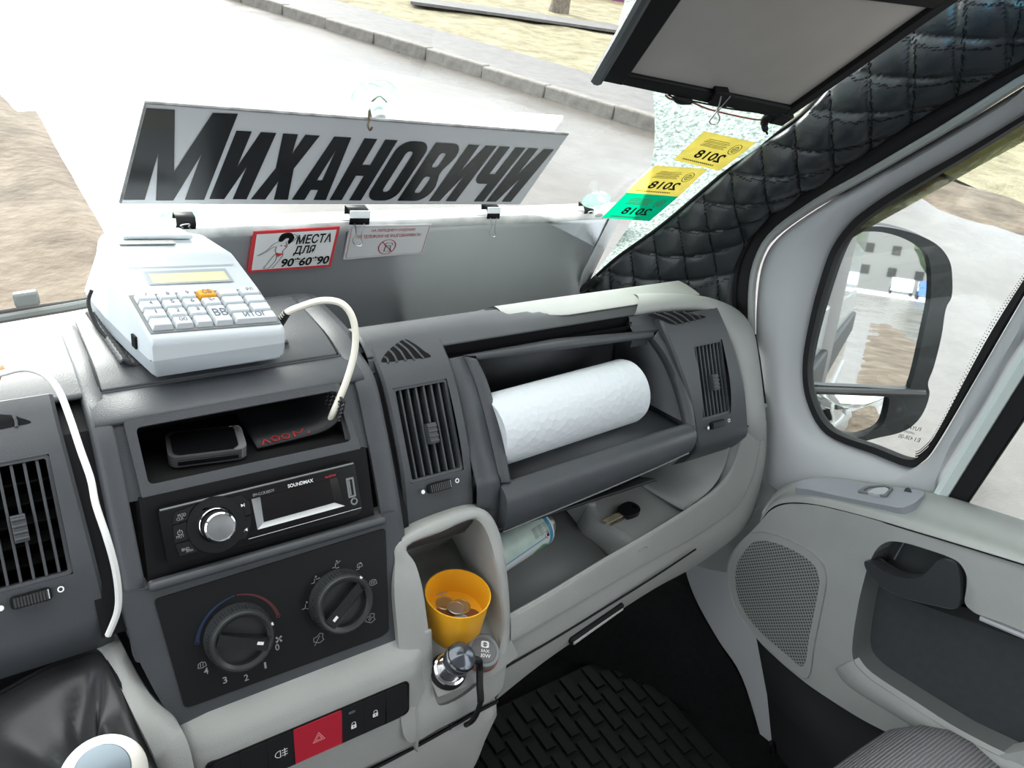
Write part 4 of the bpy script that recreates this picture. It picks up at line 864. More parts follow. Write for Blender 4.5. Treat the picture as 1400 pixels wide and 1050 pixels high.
cband(lambda t: -.014+.004*t, lambda t: -.0125+.004*t, 0, L_-.008, blue, 'blue_stripe')
cband(lambda t: -.030, lambda t: -.014+.004*t, 0, L_-.008, wht, 'white_lower')
cband(lambda t: -.0300, lambda t: -.0235+.006*math.sin(3.1*t), .085, L_-.01, gr_, 'green_leaf')
dm = [(.103, -.007), (.1085, -.001), (.114, -.007), (.1085, -.013)]
mb = MB().flat(cy, dm, [[(lerp(.1085, x, .8), lerp(-.007, y, .8)) for x, y in dm]], n=.0002); obj('hazard_mark', mb, M['redprint'], can)
mb = MB().flat(cy, [(lerp(.1085, x, .8), lerp(-.007, y, .8)) for x, y in dm], n=.0002); obj('hazard_field', mb, wht, can)
obj('flame_mark', MB().flat(cy, [(.1065, -.009), (.1105, -.009), (.1108, -.006), (.109, -.0035), (.1075, -.0055), (.1065, -.0062)], n=.0005), M['black'], can)
tl = [[(.085+.011*k+.000, .010-.0012*i), (.095+.011*k-.002*(i % 3), .010-.0012*i)] for k in range(3) for i in range(12)]
o = obj('small_print', put_lines(MB(), cy, tl, .0004, .0003), M['greymid'], can); o['kind'] = 'stuff'
kz = KZ
ky = thing('ignition_key', 'black headed car key lying in the grey pocket of the tray', 'key', W(852, 700, z=kz))
K0 = W(826, 714, z=kz+.004); K1 = W(856, 700, z=kz+.004); F_ = Frame(K1, K1-K0, (0, 0, 1)); FK = Frame(K1, K1-K0, V(0, 0, 1).cross(K1-K0), (0, 0, 1))
Rk = .017
obj('key_head', MB().plate(FK, rpoly([(-.012, -.010), (.004, -.013), (.018, -.012), (.024, 0), (.018, .012), (.004, .013), (-.012, .010)], .007), [rrect(.013, -.005, .018, .005, .002)], -.003, .0045), M['panelblack'], ky, bevel=.002)
brass = mat('key_brass', (.75, .66, .45), .3, metal=.7)
obj('blade', MB().plate(FK, [(-.045, -.004), (-.040, -.001), (-.045, .003), (-.012, .0035), (-.012, -.0045)], (), -.0010, .0014), brass, ky, bevel=.0004)
obj('blade', MB().plate(FK, [(-.040, -.010), (-.036, -.007), (-.010, -.006), (-.010, -.0095)], (), -.0025, -.0008), tin, ky)
def papermat(name, col):
    m = bpy.data.materials.new(name); m.use_nodes = True; t = m.node_tree; t.nodes.clear(); o = t.nodes.new('ShaderNodeOutputMaterial'); a = t.nodes.new('ShaderNodeBsdfTranslucent'); d = t.nodes.new('ShaderNodeBsdfDiffuse'); x_ = t.nodes.new('ShaderNodeMixShader'); x_.inputs[0].default_value = .25
    a.inputs['Color'].default_value = (*col, 1); d.inputs['Color'].default_value = (*col, 1); t.links.new(a.outputs[0], x_.inputs[1]); t.links.new(d.outputs[0], x_.inputs[2]); t.links.new(x_.outputs[0], o.inputs['Surface']); return m
# ------------------------------------------------------------------ PILLAR, WINDSHIELD
def gy(x, z): return .613-.28*(x-.19)**2-.90*z         # windshield: distance ahead of the eye at this height
def onglass(px, py, back=0.0):
    v = ray(px, py); k = .7
    for _ in range(60):
        p = v*k; k += .6*((gy(p.x, p.z)-back)-p.y)/(v.y+.90*v.z+.56*v.x*max(0, (p.x-.19)))*.6
    return v*k
mb = MB(); rows = []
for i in range(19):
    z = -.56+.74*i/18; rows.append([V(x, gy(x, z), z) for x in [-.55+1.50*j/30 for j in range(31)]])
wg = glass('windshield_glass', (.93, .97, .955), 1.0, 1.5)
struct(obj('window_1', mb.grid(rows), wg), 'raked windshield of the van')

def beyond(px, py, d): return onglass(px, py, -d)
struct(obj('trim_4', MB().grid([[beyond(x, y, .02) for x, y in ((-30, 490), (60, 472), (140, 456), (260, 440))], [beyond(x, y, .03) for x, y in ((-30, 470), (60, 452), (140, 438), (260, 420))], [beyond(x, y, .10) for x, y in ((-30, 446), (60, 432), (140, 420), (260, 402))]]), mat('dusty_cowl', (.30, .28, .24), .8, noise=.4, nscale=40), solid=.004), 'dusty cowl outside the foot of the windshield')
obj_b = obj('trim_5', MB().grid([[onglass(x, y, .004) for x, y in ((-30, 500), (60, 480), (160, 462), (300, 446))], [onglass(x, y, .004) for x, y in ((-30, 478), (60, 460), (160, 444), (300, 428))]]), M['rubber'], solid=.003); struct(obj_b, 'black lower edge of the windshield')
wp = thing('wiper', 'grey green wiper arm lying outside at the foot of the windshield', 'wiper', beyond(60, 424, .03))
wpm = mat('wiper_grey', (.10, .12, .12), .5)
obj('blade', MB().tube([beyond(x, y, .022) for x, y in ((-40, 443), (30, 431), (90, 421), (150, 410), (240, 396))], .0065, 8), wpm, wp)
obj('arm', MB().tube([beyond(x, y, .034) for x, y in ((-40, 434), (30, 423), (90, 415), (150, 405))], .004, 8), M['darker'], wp)
obj('bracket', MB().box(beyond(36, 408, .04), (.030, .012, .020), beyond(60, 404, .04)-beyond(20, 410, .04)), wpm, wp, bevel=.003)
PI = [(790, 402, .845), (838, 357, .855), (900, 312, .862), (960, 262, .868), (1030, 203, .872), (1090, 162, .873), (1146, 104, .873), (1218, 36, .870), (1285, -28, .866), (1345, -85, .86), (1520, -210, .83)]
PO = [(1003, 440, .945), (1007, 375, .950), (1021, 336, .952), (1043, 303, .952), (1086, 271, .950), (1128, 246, .947), (1171, 214, .944), (1271, 153, .935), (1364, 103, .925), (1440, 58, .915), (1620, -40, .89)]
pi3 = cmv([W(x, y, x=q) for x, y, q in PI], 16); po3 = cmv([W(x, y, x=q) for x, y, q in PO], 16)
NU, NV = 220, 90
def resamp(P, n):
    d = [0]
    for a, b in zip(P, P[1:]): d.append(d[-1]+(b-a).length)
    out = []; j = 0
    for i in range(n):
        t = d[-1]*i/(n-1)
        while j < len(P)-2 and d[j+1] < t: j += 1
        out.append(lerp(P[j], P[j+1], (t-d[j])/max(1e-9, d[j+1]-d[j])))
    return out, d[-1]
pi3, li = resamp(pi3, NU); po3, lo = resamp(po3, NU)
P = []; e1 = (po3[150]-po3[20]).normalized(); e2 = ((po3[60]-pi3[60]).normalized()); e2 = (e2-e1*e2.dot(e1)).normalized(); cell = .060
for i in range(NU):
    a, b = pi3[i], po3[i]; r = []; wd = (b-a).length; s = (li+lo)/2*i/(NU-1)
    tdir = (pi3[min(i+1, NU-1)]-pi3[max(i-1, 0)]).normalized(); n = (b-a).normalized().cross(tdir).normalized()
    if n.dot(V(-1, -.6, 0)) < 0: n = -n
    for j in range(NV):
        t = j/(NV-1); v = (t-.5)*wd; pp = lerp(a, b, t); ss = pp.dot(e1); vv = pp.dot(e2); u1 = (ss+vv)/cell; u2 = (ss-vv)/cell
        q = abs(math.sin(math.pi*u1)*math.sin(math.pi*u2)); h = .0105*q**.34; ed = min(1, min(t, 1-t)/.03)
        r.append(lerp(a, b, t)+n*(.022*math.sin(math.pi*t)+h*ed))
    P.append(r)
pc_ = obj('quilted_cover', MB().grid(P), M['leather'], ang=80)
tag(pc_, 'black quilted leather cover over the passenger side windshield pillar', 'pillar cover')
mb = MB()
def uv_(p): ss = p.dot(e1); vv = p.dot(e2); return (ss+vv)/cell, (ss-vv)/cell
UV = [[uv_(p) for p in r] for r in P]
for i in range(0, NU-1):
    for j in range(2, NV-3):
        for q in (0, 1):
            if (math.floor(UV[i][j][q]) != math.floor(UV[i][j+1][q]) and i % 2 == 0) or (math.floor(UV[i][j][q]) != math.floor(UV[i+1][j][q]) and j % 3 == 0):
                m_ = lerp(P[i][j], P[i][j+1], .5); k_ = min(j+1, NV-1); n_q = (P[i][j+1]-P[i][j]).cross(P[i+1][j]-P[i][j]).normalized(); n_q = n_q if n_q.dot(V(-1, -.6, 0)) > 0 else -n_q
                d_ = (e1-e2 if q == 0 else e1+e2); d_ = (d_-n_q*d_.dot(n_q)).normalized(); mb.box(m_+n_q*.0003, (.0045, .0011, .0010), d_, n_q.cross(d_), n_q)
sq_ = obj('stitching', mb, M['black'], pc_); sq_['kind'] = 'stuff'
obj('piping', MB().tube([r[-1] for r in P[::3]], .0035, 8), M['black'], pc_); obj('piping', MB().tube([r[0] for r in P[::3]], .003, 8), M['black'], pc_)
tag(obj('dark_strip', MB().tube(cmv([W(760, 408, y=.90), W(780, 398, y=.90), W(795, 395, y=.89), (W(806, 389, y=.87)), W(816, 380, y=.86)], 5), .006, 8), M['rubber']), 'black rubber strip end at the foot of the quilted pillar', 'strip')

# door seal between pillar and door
S1 = [(1004, 448, .955), (1012, 400, .957), (1024, 355, .958), (1048, 312, .958), (1100, 276, .955), (1171, 230, .95), (1271, 170, .942), (1364, 120, .932), (1440, 78, .922)]
S2 = [(1030, 470, .965), (1028, 400, .966), (1036, 357, .966), (1058, 322, .966), (1114, 281, .963), (1171, 250, .96), (1239, 211, .957), (1293, 179, .952), (1400, 110, .94), (1450, 82, .935)]
a = resamp(cmv([W(x, y, x=q) for x, y, q in S1], 8), 40)[0]; b = resamp(cmv([W(x, y, x=q) for x, y, q in S2], 8), 40)[0]; po_r = resamp(po3, 40)[0]
rows = [[p+V(.004, .0, 0) for p in po_r], a, [lerp(p, q, .6)+V(-.004, -.006, .004) for p, q in zip(a, b)], b, [p+V(.02, .01, -.01) for p in b]]
sl_ = struct(obj('trim_1', MB().grid(rows), M['rubber'], ang=60), 'black door seal along the pillar')
obj('seal_lip', MB().tube([lerp(p, q, .85)+V(-.006, -.006, .005) for p, q in zip(a, b)], .0055, 8), M['greydoor'], sl_)

# ------------------------------------------------------------------ PASSENGER DOOR
door = sroot('door_1', (.97, .2, -1.1), 'passenger door with grey card, speaker grille and pull handle')
OUTL = [(1034, 470, .975), (1036, 400, .975), (1046, 352, .975), (1072, 318, .974), (1130, 278, .972), (1200, 237, .970), (1293, 184, .965), (1400, 118, .955), (1480, 70, .945), (1560, 300, .98), (1470, 395, .995), (1400, 462, 1.0), (1345, 552, 1.0), (1290, 640, 1.0), (1268, 690, 1.0), (1200, 682, .998), (1120, 690, .99), (1050, 660, .98), (1046, 600, .975), (1042, 540, .975)]
WINL = [(1097, 500, 1.0), (1106, 440, 1.0), (1120, 385, 1.0), (1136, 340, 1.0), (1160, 306, .998), (1190, 281, .996), (1240, 249, .993), (1330, 198, .987), (1410, 150, .98), (1480, 108, .97), (1530, 180, .985), (1440, 335, 1.0), (1390, 420, 1.0), (1335, 515, 1.0), (1280, 608, 1.0), (1260, 632, 1.0), (1240, 639, 1.0), (1195, 622, 1.0), (1130, 595, 1.0), (1103, 550, 1.0)]
o3 = [W(x, y, x=q) for x, y, q in OUTL]; w3 = [W(x, y, x=q) for x, y, q in WINL]
oc, wc_ = cmv(o3, 5, True), cmv(w3, 5, True)
inw = V(-1, -.25, .1).normalized()
bev = [.34 if (1030 < q[0] < 1300 and q[1] > 330) else .5 for q in OUTL]
rows = [[p+V(.02, 0, 0) for p in oc], oc, [lerp(p, q, .30)+inw*.012 for p, q in zip(oc, wc_)], [lerp(p, q, .62)+inw*.012 for p, q in zip(oc, wc_)], [lerp(p, q, .92)+inw*.004 for p, q in zip(oc, wc_)], [p+V(.012, 0, 0) for p in wc_]]
obj('window_surround', MB().grid(rows, closed=True), M['frame'], door, ang=70)
cen = sum((p for p in wc_), V(0, 0, 0))/len(wc_)
ins = [lerp(p, cen, .0)+(cen-p).normalized()*.011 for p in wc_]
rows = [[p+V(.002, 0, 0) for p in wc_], [p+V(-.002, 0, 0)+(cen-p).normalized()*.002 for p in wc_], [p+V(.0, 0, 0) for p in ins], [p+V(.014, 0, 0) for p in ins]]
obj('window_seal', MB().grid(rows, closed=True), M['rubber'], door, ang=60)
sgl = glass('side_glass', (.94, .97, .96), 1.0, 1.45)
FG = Frame((1.012, .45, -.4), (0, -1, 0), (0, 0, 1), (-1, 0, 0))
gp = [((p-FG.o).dot(FG.U), (p-FG.o).dot(FG.V)) for p in wc_]
wq = obj('window_2', MB().plate(FG, gp, (), -.0015, .0015), sgl); struct(wq, 'front quarter glass of the passenger door')
# dotted ceramic edge of the glass
mb = MB(); gc = Vector((sum(p[0] for p in gp)/len(gp), sum(p[1] for p in gp)/len(gp))); k = 0
seg = [i for i in range(len(wc_)) if 50 <= i <= 78]
for i in seg:
    for s in range(4):
        p = Vector(gp[i]).lerp(Vector(gp[(i+1) % len(gp)]), s/4); d = (gc-p).normalized()
        for r_ in range(3): q = p+d*(.0135+.0032*r_); mb.flat(FG, circ(q.x, q.y, .0011-.00025*r_, 6), n=.002)
dt = obj('glass_dot_band', mb, M['black'], wq); dt['kind'] = 'stuff'
FM_ = lambda x, y: FG.px(x, y, .002)
a, b = FM_(1222, 590), FM_(1258, 590)
def gprint(body, x0, x1, y, h, **k):
    a, b = FM_(x0, y), FM_(x1, y+ (x1-x0)*.28); QG = Quad(W(x0, y+h, x=1.0), W(x1, y+h+(x1-x0)*.22, x=1.0), W(x1+h*.5, y+(x1-x0)*.22, x=1.0), W(x0+h*.5, y, x=1.0)); return put_text(MB(), QG, body, 0, 0, 1, 1, .0005, mirror=True, **k)
for body, x0, x1, y, h in (('FUYAO', 1236, 1258, 580, 5), ('43R-00', 1228, 1247, 593, 5), ('LAMISAFE', 1236, 1250, 588, 3), ('E1', 1250, 1257, 598, 5)): obj('glass_print', gprint(body, x0, x1, y, h), M['black'], wq)
smk = glass('smoked_acrylic', (.30, .31, .24), .8, 1.45)
mb = MB(); up_ = [(1128, 370), (1146, 322), (1175, 288), (1240, 245), (1330, 192), (1410, 144), (1480, 102)]; lo_ = [(1132, 372), (1152, 336), (1186, 313), (1250, 277), (1330, 232), (1410, 188), (1480, 150)]
mb.grid([cmv([W(x, y, x=1.035) for x, y in up_], 5), cmv([W(x, y, x=1.048) for x, y in lo_], 5)])
tag(obj('wind_deflector', mb, smk, solid=.002), 'smoked wind deflector strip outside along the top of the passenger window', 'wind deflector')
# division bar and the sliding window behind it
ba = [W(x, y, x=.995) for x, y in ((1268, 690), (1400, 472), (1470, 360))]; bb = [W(x, y, x=.995) for x, y in ((1283, 700), (1400, 512), (1480, 385))]
obj('division_bar', MB().grid([[p+V(.012, 0, 0) for p in ba], [p+V(-.004, 0, 0) for p in ba], [lerp(p, q, .5)+V(-.008, 0, 0) for p, q in zip(ba, bb)], [p+V(-.002, 0, 0) for p in bb], [p+V(.02, 0, 0) for p in bb]]), M['paint'], door, ang=50)
ca = [W(x, y, x=1.0) for x, y in ((1280, 700), (1400, 508), (1490, 365))]; cb_ = [W(x, y, x=1.006) for x, y in ((1318, 692), (1400, 570), (1500, 420))]
obj('glass_channel', MB().grid([[p+V(.004, 0, 0) for p in ca], [p+V(-.004, 0, 0) for p in ca], [p+V(-.002, 0, 0) for p in cb_], [p+V(.012, 0, 0) for p in cb_]]), M['rubber'], door, ang=50)
G2 = [W(x, y, x=1.012) for x, y in ((1300, 720), (1400, 570), (1500, 420))]; 
mb = MB().grid([[W(1296, 715, x=1.012), W(1490, 400, x=1.012)], [W(1296, 715, x=1.012)+V(0, -.75, .0), W(1490, 400, x=1.012)+V(0, -.75, .0)]])
struct(obj('window_3', mb, sgl, solid=.002), 'sliding glass of the passenger door')
# ledge and card
CA = [(1042, 700, .93), (1058, 676, .955), (1084, 659, .972), (1130, 651, .985), (1200, 660, .99), (1268, 672, .99), (1335, 692, .99), (1410, 716, .99), (1500, 742, .99)]
CB = [(1041, 708, .922), (1056, 686, .935), (1080, 672, .945), (1125, 672, .95), (1195, 685, .95), (1262, 702, .95), (1330, 724, .95), (1405, 752, .95), (1490, 785, .95)]
CC = [(1040, 716, .918), (1052, 698, .922), (1072, 688, .925), (1112, 689, .925), (1180, 705, .925), (1255, 727, .925), (1325, 748, .925), (1400, 771, .925), (1480, 796, .925)]
A_, B_, C_ = [[W(x, y, x=q) for x, y, q in L] for L in (CA, CB, CC)]
rows = [[p+V(.03, 0, -.012) for p in A_], A_, [lerp(p, q, .5)+V(-.002, 0, .005) for p, q in zip(A_, B_)], B_, [lerp(p, q, .5)+V(-.005, -.001, .002) for p, q in zip(B_, C_)], C_]
rows = [cmv(r, 4) for r in rows]; cols = [cmv([r[j] for r in rows], 4) for j in range(len(rows[0]))]
obj('door_ledge', MB().grid(cols), M['greydoor'], door, ang=70)
obj('ledge_seam', MB().tube([p+V(-.0005, 0, -.001) for p in cmv(C_, 4)], .0011, 6), M['black'], door)
PD = Frame((.921, .3, -.63), (0, -1, 0), (.06, 0, 1), (-1, 0, .06))
card = [(1041, 712), (1053, 697), (1073, 689), (1112, 690), (1180, 706), (1255, 728), (1325, 749), (1400, 772), (1470, 794), (1520, 900), (1480, 1010), (1330, 1040), (1250, 1020), (1180, 985), (1140, 960), (1104, 936), (1070, 908), (1035, 875), (1010, 838), (998, 805), (993, 785), (996, 762), (1010, 742), (1028, 726)]
hol = [(1165, 890), (1168, 860), (1176, 815), (1188, 770), (1200, 748), (1215, 739), (1240, 742), (1290, 758), (1312, 768), (1322, 785), (1322, 800), (1318, 825), (1332, 838), (1372, 852), (1420, 872), (1490, 900), (1490, 1030), (1400, 1050), (1310, 1006), (1250, 968), (1185, 925), (1168, 907)]
cpoly = PD.pxs(card); hpoly = PD.pxs(hol)
mb = MB().plate(PD, rpoly(cpoly, .02, 4), [rpoly(hpoly, .012, 4)], -.035, 0)
obj('door_card', mb, M['greydoor'], door, bevel=.006, seg=3, ang=50)
# bevel of the pocket opening (pale lower band)
hr = [PD.pt(*p, .001) for p in rpoly(hpoly, .012, 4)]; 
hin = [p+V(.045, 0, 0) for p in hr]
obj('pocket_wall', MB().grid([hr, [lerp(p, q, .3)+V(0, 0, 0) for p, q in zip(hr, hin)], hin], closed=True), M['greymid'], door, ang=60)
mb = MB().plate(PD, [(min(p[0] for p in hpoly)-.02, min(p[1] for p in hpoly)-.02), (max(p[0] for p in hpoly)+.1, min(p[1] for p in hpoly)-.02), (max(p[0] for p in hpoly)+.1, max(p[1] for p in hpoly)+.02), (min(p[0] for p in hpoly)-.02, max(p[1] for p in hpoly)+.02)], (), -.05, -.043)
obj('pocket_back', mb, mat('dark_felt', (.036, .040, .043), .75, noise=.1, nscale=90), door)
# bright rim under the pocket
rim = [(1172, 900), (1190, 921), (1252, 962), (1312, 1000), (1402, 1043), (1490, 1060)]; rin = [(1140, 915), (1158, 940), (1230, 985), (1290, 1020), (1380, 1065), (1480, 1090)]
obj('pocket_ledge', MB().grid([cmv([PD.pt(*PD.px(*p), -.004) for p in rim], 4), cmv([PD.pt(*PD.px((a[0]*2+b[0])/3, (a[1]*2+b[1])/3), .004) for a, b in zip(rim, rin)], 4), cmv([PD.pt(*PD.px((a[0]+b[0]*3)/4, (a[1]+b[1]*3)/4), .005) for a, b in zip(rim, rin)], 4), cmv([PD.pt(*PD.px(*p), -.002) for p in rin], 4)]), M['greydoor'], door, ang=70)
# pull handle
hc = [(1189, 772), (1200, 780), (1222, 791), (1248, 797), (1270, 790), (1286, 776), (1298, 770)]
hw = [.006, .0085, .010, .011, .0125, .013, .010]
hp = [PD.pt(*PD.px(x, y+6), .006) for x, y in hc]; 
mb = MB().plate(PD, cm(PD.pxs([(1186, 768), (1194, 766), (1215, 780), (1240, 788), (1262, 786), (1277, 774), (1286, 764), (1298, 763), (1310, 770), (1316, 785), (1317, 808), (1315, 826), (1306, 830), (1285, 826), (1250, 818), (1220, 806), (1196, 788)]), 4, True), (), -.014, .008)
obj('door_handle', mb, M['dark'] if 0 else mat('handle_black', (.03, .032, .036), .36), door, bevel=.006, seg=4, ang=60)
mb = MB().plate(PD, cm(PD.pxs([(1192, 790), (1222, 806), (1262, 822), (1315, 834), (1375, 858), (1400, 868), (1400, 880), (1340, 860), (1260, 832), (1210, 812)]), 3, True), (), -.045, -.012); obj('handle_base', mb, M['darker'], door, bevel=.003)
obj('recess_line', MB().tube([PD.pt(*PD.px(1222, 744), -.03), PD.pt(*PD.px(1206, 772), -.03)], .001, 6), M['greymid'], door)
obj('grab_slit', MB().tube([PD.pt(*PD.px(*p), -.006) for p in ((1338, 846), (1400, 872), (1470, 905))], .0042, 8), M['frame'], door)
# window switch plate
Pl = [(1086, 668), (1090, 660), (1108, 655), (1130, 655), (1200, 663), (1262, 672), (1264, 677), (1252, 688), (1236, 695), (1226, 695), (1160, 682), (1105, 670)]
n_ = (B_[3]-A_[3]).cross(A_[5]-A_[3]).normalized(); n_ = n_ if n_.dot(V(-.3, 0, 1)) > 0 else -n_
FP = Frame(lerp(A_[4], B_[4], .5)+n_*.007, A_[5]-A_[3], (0, 0, 1), n_)
swp = obj('switch_plate', MB().plate(FP, rpoly(FP.pxs(Pl), .004), (), -.014, .0012), mat('bluish_grey_plastic', (.27, .29, .32), .42), door, bevel=.0006)
c = FP.px(1203, 675); bz = obj('switch_bezel', MB().plate(FP, rpoly(FP.pxs([(1172, 674), (1184, 667), (1210, 665), (1222, 669), (1212, 681), (1196, 678)], .001), .003), [rpoly(FP.pxs([(1180, 673), (1188, 668), (1209, 667), (1218, 670), (1211, 677), (1197, 676)], .001), .002)], .0, .0042), M['greymid'], swp, bevel=.0008)
obj('window_switch', MB().plate(FP, rpoly(FP.pxs([(1186, 675), (1197, 669), (1211, 668), (1216, 671), (1210, 677), (1198, 678)], .003), .002), (), -.001, .0055), mat('switch_silver', (.42, .44, .46), .25), swp, bevel=.0015)
# speaker grille
SG = [(1012, 745), (1030, 728), (1062, 731), (1100, 748), (1124, 768), (1131, 790), (1128, 815), (1115, 880), (1106, 926), (1080, 908), (1038, 872), (1010, 835), (999, 800), (1000, 768)]
grm = bpy.data.materials.new('perforated_grey'); grm.use_nodes = True; t = grm.node_tree; b = t.nodes['Principled BSDF']; b.inputs['Roughness'].default_value = .55
tcn = t.nodes.new('ShaderNodeTexCoord'); mp = t.nodes.new('ShaderNodeMapping'); mp.inputs['Scale'].default_value = (225, 225, 225); mp.inputs['Rotation'].default_value = (math.radians(45), 0, 0)
t.links.new(tcn.outputs['Object'], mp.inputs['Vector']); sx = t.nodes.new('ShaderNodeSeparateXYZ'); t.links.new(mp.outputs['Vector'], sx.inputs[0])
def mth(op, a, b2=None):
    n = t.nodes.new('ShaderNodeMath'); n.operation = op
    for i, q in enumerate((a, b2)):
        if q is None: continue
        if isinstance(q, (int, float)): n.inputs[i].default_value = q
        else: t.links.new(q, n.inputs[i])
    return n.outputs[0]
dy = mth('SUBTRACT', mth('FRACT', sx.outputs['Y']), .5); dz = mth('SUBTRACT', mth('FRACT', sx.outputs['Z']), .5)
rr = mth('ADD', mth('MULTIPLY', dy, dy), mth('MULTIPLY', dz, dz)); hole = mth('LESS_THAN', rr, .095)
mxn = t.nodes.new('ShaderNodeMix'); mxn.data_type = 'RGBA'; t.links.new(hole, mxn.inputs['Factor']); mxn.inputs['A'].default_value = (.22, .23, .225, 1); mxn.inputs['B'].default_value = (.02, .02, .02, 1); t.links.new(mxn.outputs['Result'], b.inputs['Base Color'])
bp = t.nodes.new('ShaderNodeBump'); bp.inputs['Strength'].default_value = .8; bp.inputs['Distance'].default_value = .002; t.links.new(mth('SUBTRACT', 1.0, hole), bp.inputs['Height']); t.links.new(bp.outputs['Normal'], b.inputs['Normal'])
sg = obj('speaker_grille', MB().plate(PD, cm(PD.pxs(SG), 4, True), (), -.01, .0035), M['greydoor'], door, bevel=.002)
cg = Vector((sum(p[0] for p in SG)/len(SG), sum(p[1] for p in SG)/len(SG))); ing = [tuple(cg+(Vector(p)-cg)*.86) for p in SG]
obj('speaker_mesh', MB().plate(PD, cm(PD.pxs(ing), 4, True), (), .002, .0042), grm, sg)
# lower door, sill, footwell
lowd = [W(1035, 870, x=.965), W(1105, 930, x=.955), W(1240, 1010, x=.95), W(1400, 1060, x=.95), W(1400, 1300, x=.96), W(1080, 1300, x=.985), W(1060, 1050, x=.985), W(1050, 950, x=.982)]
c0 = sum(lowd, V(0, 0, 0))/len(lowd); mb = MB().add(lowd+[c0], [(i, (i+1) % 8, 8) for i in range(8)]); obj('lower_door_panel', mb, mat('door_carpet', (.022, .025, .027), .85), door, solid=.004)
kl = [(935, 765, .955), (940, 790, .96), (954, 825, .965), (982, 875, .972), (1014, 925, .98), (1043, 1018, .985), (1056, 1080, .985)]
kr = [(1040, 690, .965), (1003, 745, .975), (1000, 800, .98), (1022, 850, .99), (1044, 890, .995), (1056, 940, 1.0), (1092, 1090, 1.0)]
ka, kb_ = cmv([W(x, y, x=q) for x, y, q in kl], 5), cmv([W(x, y, x=q) for x, y, q in kr], 5)
rows = [[p+V(.02, .02, 0) for p in ka], ka, [lerp(p, q, .5)+V(-.004, 0, .002) for p, q in zip(ka, kb_)], kb_]
struct(obj('trim_2', MB().grid(rows), M['frame'], ang=60), 'pale kick panel and door sill')
inner = [(1050, 545, .962), (1052, 600, .962), (1046, 650, .96), (1035, 690, .955), (1010, 735, .95), (975, 790, .945)]
ia = [W(x, y, x=q) for x, y, q in inner]
struct(obj('trim_3', MB().grid([cmv([p+V(-.02, .05, 0) for p in ia], 4), cmv([p+V(.006, .02, 0) for p in ia], 4), cmv([p+V(.03, .0, 0) for p in ia], 4), cmv([p+V(.05, -.02, 0) for p in ia], 4)]), M['greydoor'], ang=60), 'grey hinge pillar trim beside the dashboard')
tag(obj('sill_seal', MB().tube(cmv([W(1049, 1075, x=.975), W(1050, 1040, x=.972), W(1053, 1018, x=.972), W(1056, 1018, x=.975), W(1059, 1042, x=.978), W(1062, 1080, x=.98)], 4), .004, 8), M['rubber']), 'black rubber loop at the foot of the door sill', 'seal')
# wheel arch carpet and floor
wa = [W(x, y, x=q) for x, y, q in ((870, 760, .93), (905, 790, .95), (937, 800, .955), (954, 832, .96), (982, 880, .967), (1014, 932, .975), (1040, 1022, .98), (1050, 1085, .98))]
rows = [wa, [p+V(-.03, .03, .0) for p in wa], [V(p.x-.10, p.y+.10, min(p.z, -.8)-.02) for p in wa], [V(p.x-.30, .80, -1.0-.1*(i > 4)) for i, p in enumerate(wa)], [V(p.x-.55, .85, -1.08) for p in wa]]
carp = mat('black_carpet', (.007, .0075, .008), .95, spec=.2, noise=.25, nscale=120, bump=.5, bscale=500)
struct(obj('wall_footwell', MB().grid([cmv(r, 4) for r in rows]), carp, ang=70), 'black carpeted footwell side')
struct(obj('wall_front', MB().grid([[V(-.6, .90, -.62), V(1.0, .90, -.62)], [V(-.6, .80, -.9), V(1.0, .80, -.9)], [V(-.6, .72, -1.12), V(1.0, .72, -1.12)]]), carp, solid=.01), 'dark bulkhead under the dashboard')
struct(obj('floor', MB().box((.2, -.1, -1.13), (1.64, 1.9, .03)), carp), 'dark carpeted cab floor')
mb = MB(); mb.box((.66, .36, -1.107), (.44, .52, .012))
fm = thing('floor_mat', 'black ribbed rubber mat in the passenger footwell', 'floor mat', (.66, .36, -1.113))
obj('sheet', mb, mat('mat_rubber', (.006, .0065, .007), .6, spec=.25), fm, bevel=.003)
mb = MB()
for i in range(17):
    for j in range(9): mb.box((.462+.0247*i, .13+.055*j+(.0275 if i % 2 else 0)*.8, -1.099), (.018, .044, .005))
rb = obj('tread_ribs', mb, mat('mat_rib', (.009, .0095, .010), .55, spec=.25), fm); rb['kind'] = 'stuff'
# seat
st = thing('passenger_seat', 'grey striped cloth seat cushion, only its front corner in view', 'seat', (.80, -.12, -1.1))
fab = bpy.data.materials.new('striped_seat_cloth'); fab.use_nodes = True; t = fab.node_tree; b = t.nodes['Principled BSDF']; b.inputs['Roughness'].default_value = .9
tcn = t.nodes.new('ShaderNodeTexCoord'); wv = t.nodes.new('ShaderNodeTexWave'); wv.bands_direction = 'Y'; wv.inputs['Scale'].default_value = 75; wv.inputs['Distortion'].default_value = 1.6; wv.inputs['Detail'].default_value = 2
t.links.new(tcn.outputs['Object'], wv.inputs['Vector']); rmp = t.nodes.new('ShaderNodeValToRGB'); rmp.color_ramp.elements[0].color = (.13, .13, .14, 1); rmp.color_ramp.elements[1].color = (.25, .25, .265, 1)
t.links.new(wv.outputs['Fac'], rmp.inputs['Fac']); t.links.new(rmp.outputs['Color'], b.inputs['Base Color'])
bp = t.nodes.new('ShaderNodeBump'); bp.inputs['Strength'].default_value = .7; bp.inputs['Distance'].default_value = .003; t.links.new(wv.outputs['Fac'], bp.inputs['Height']); t.links.new(bp.outputs['Normal'], b.inputs['Normal'])
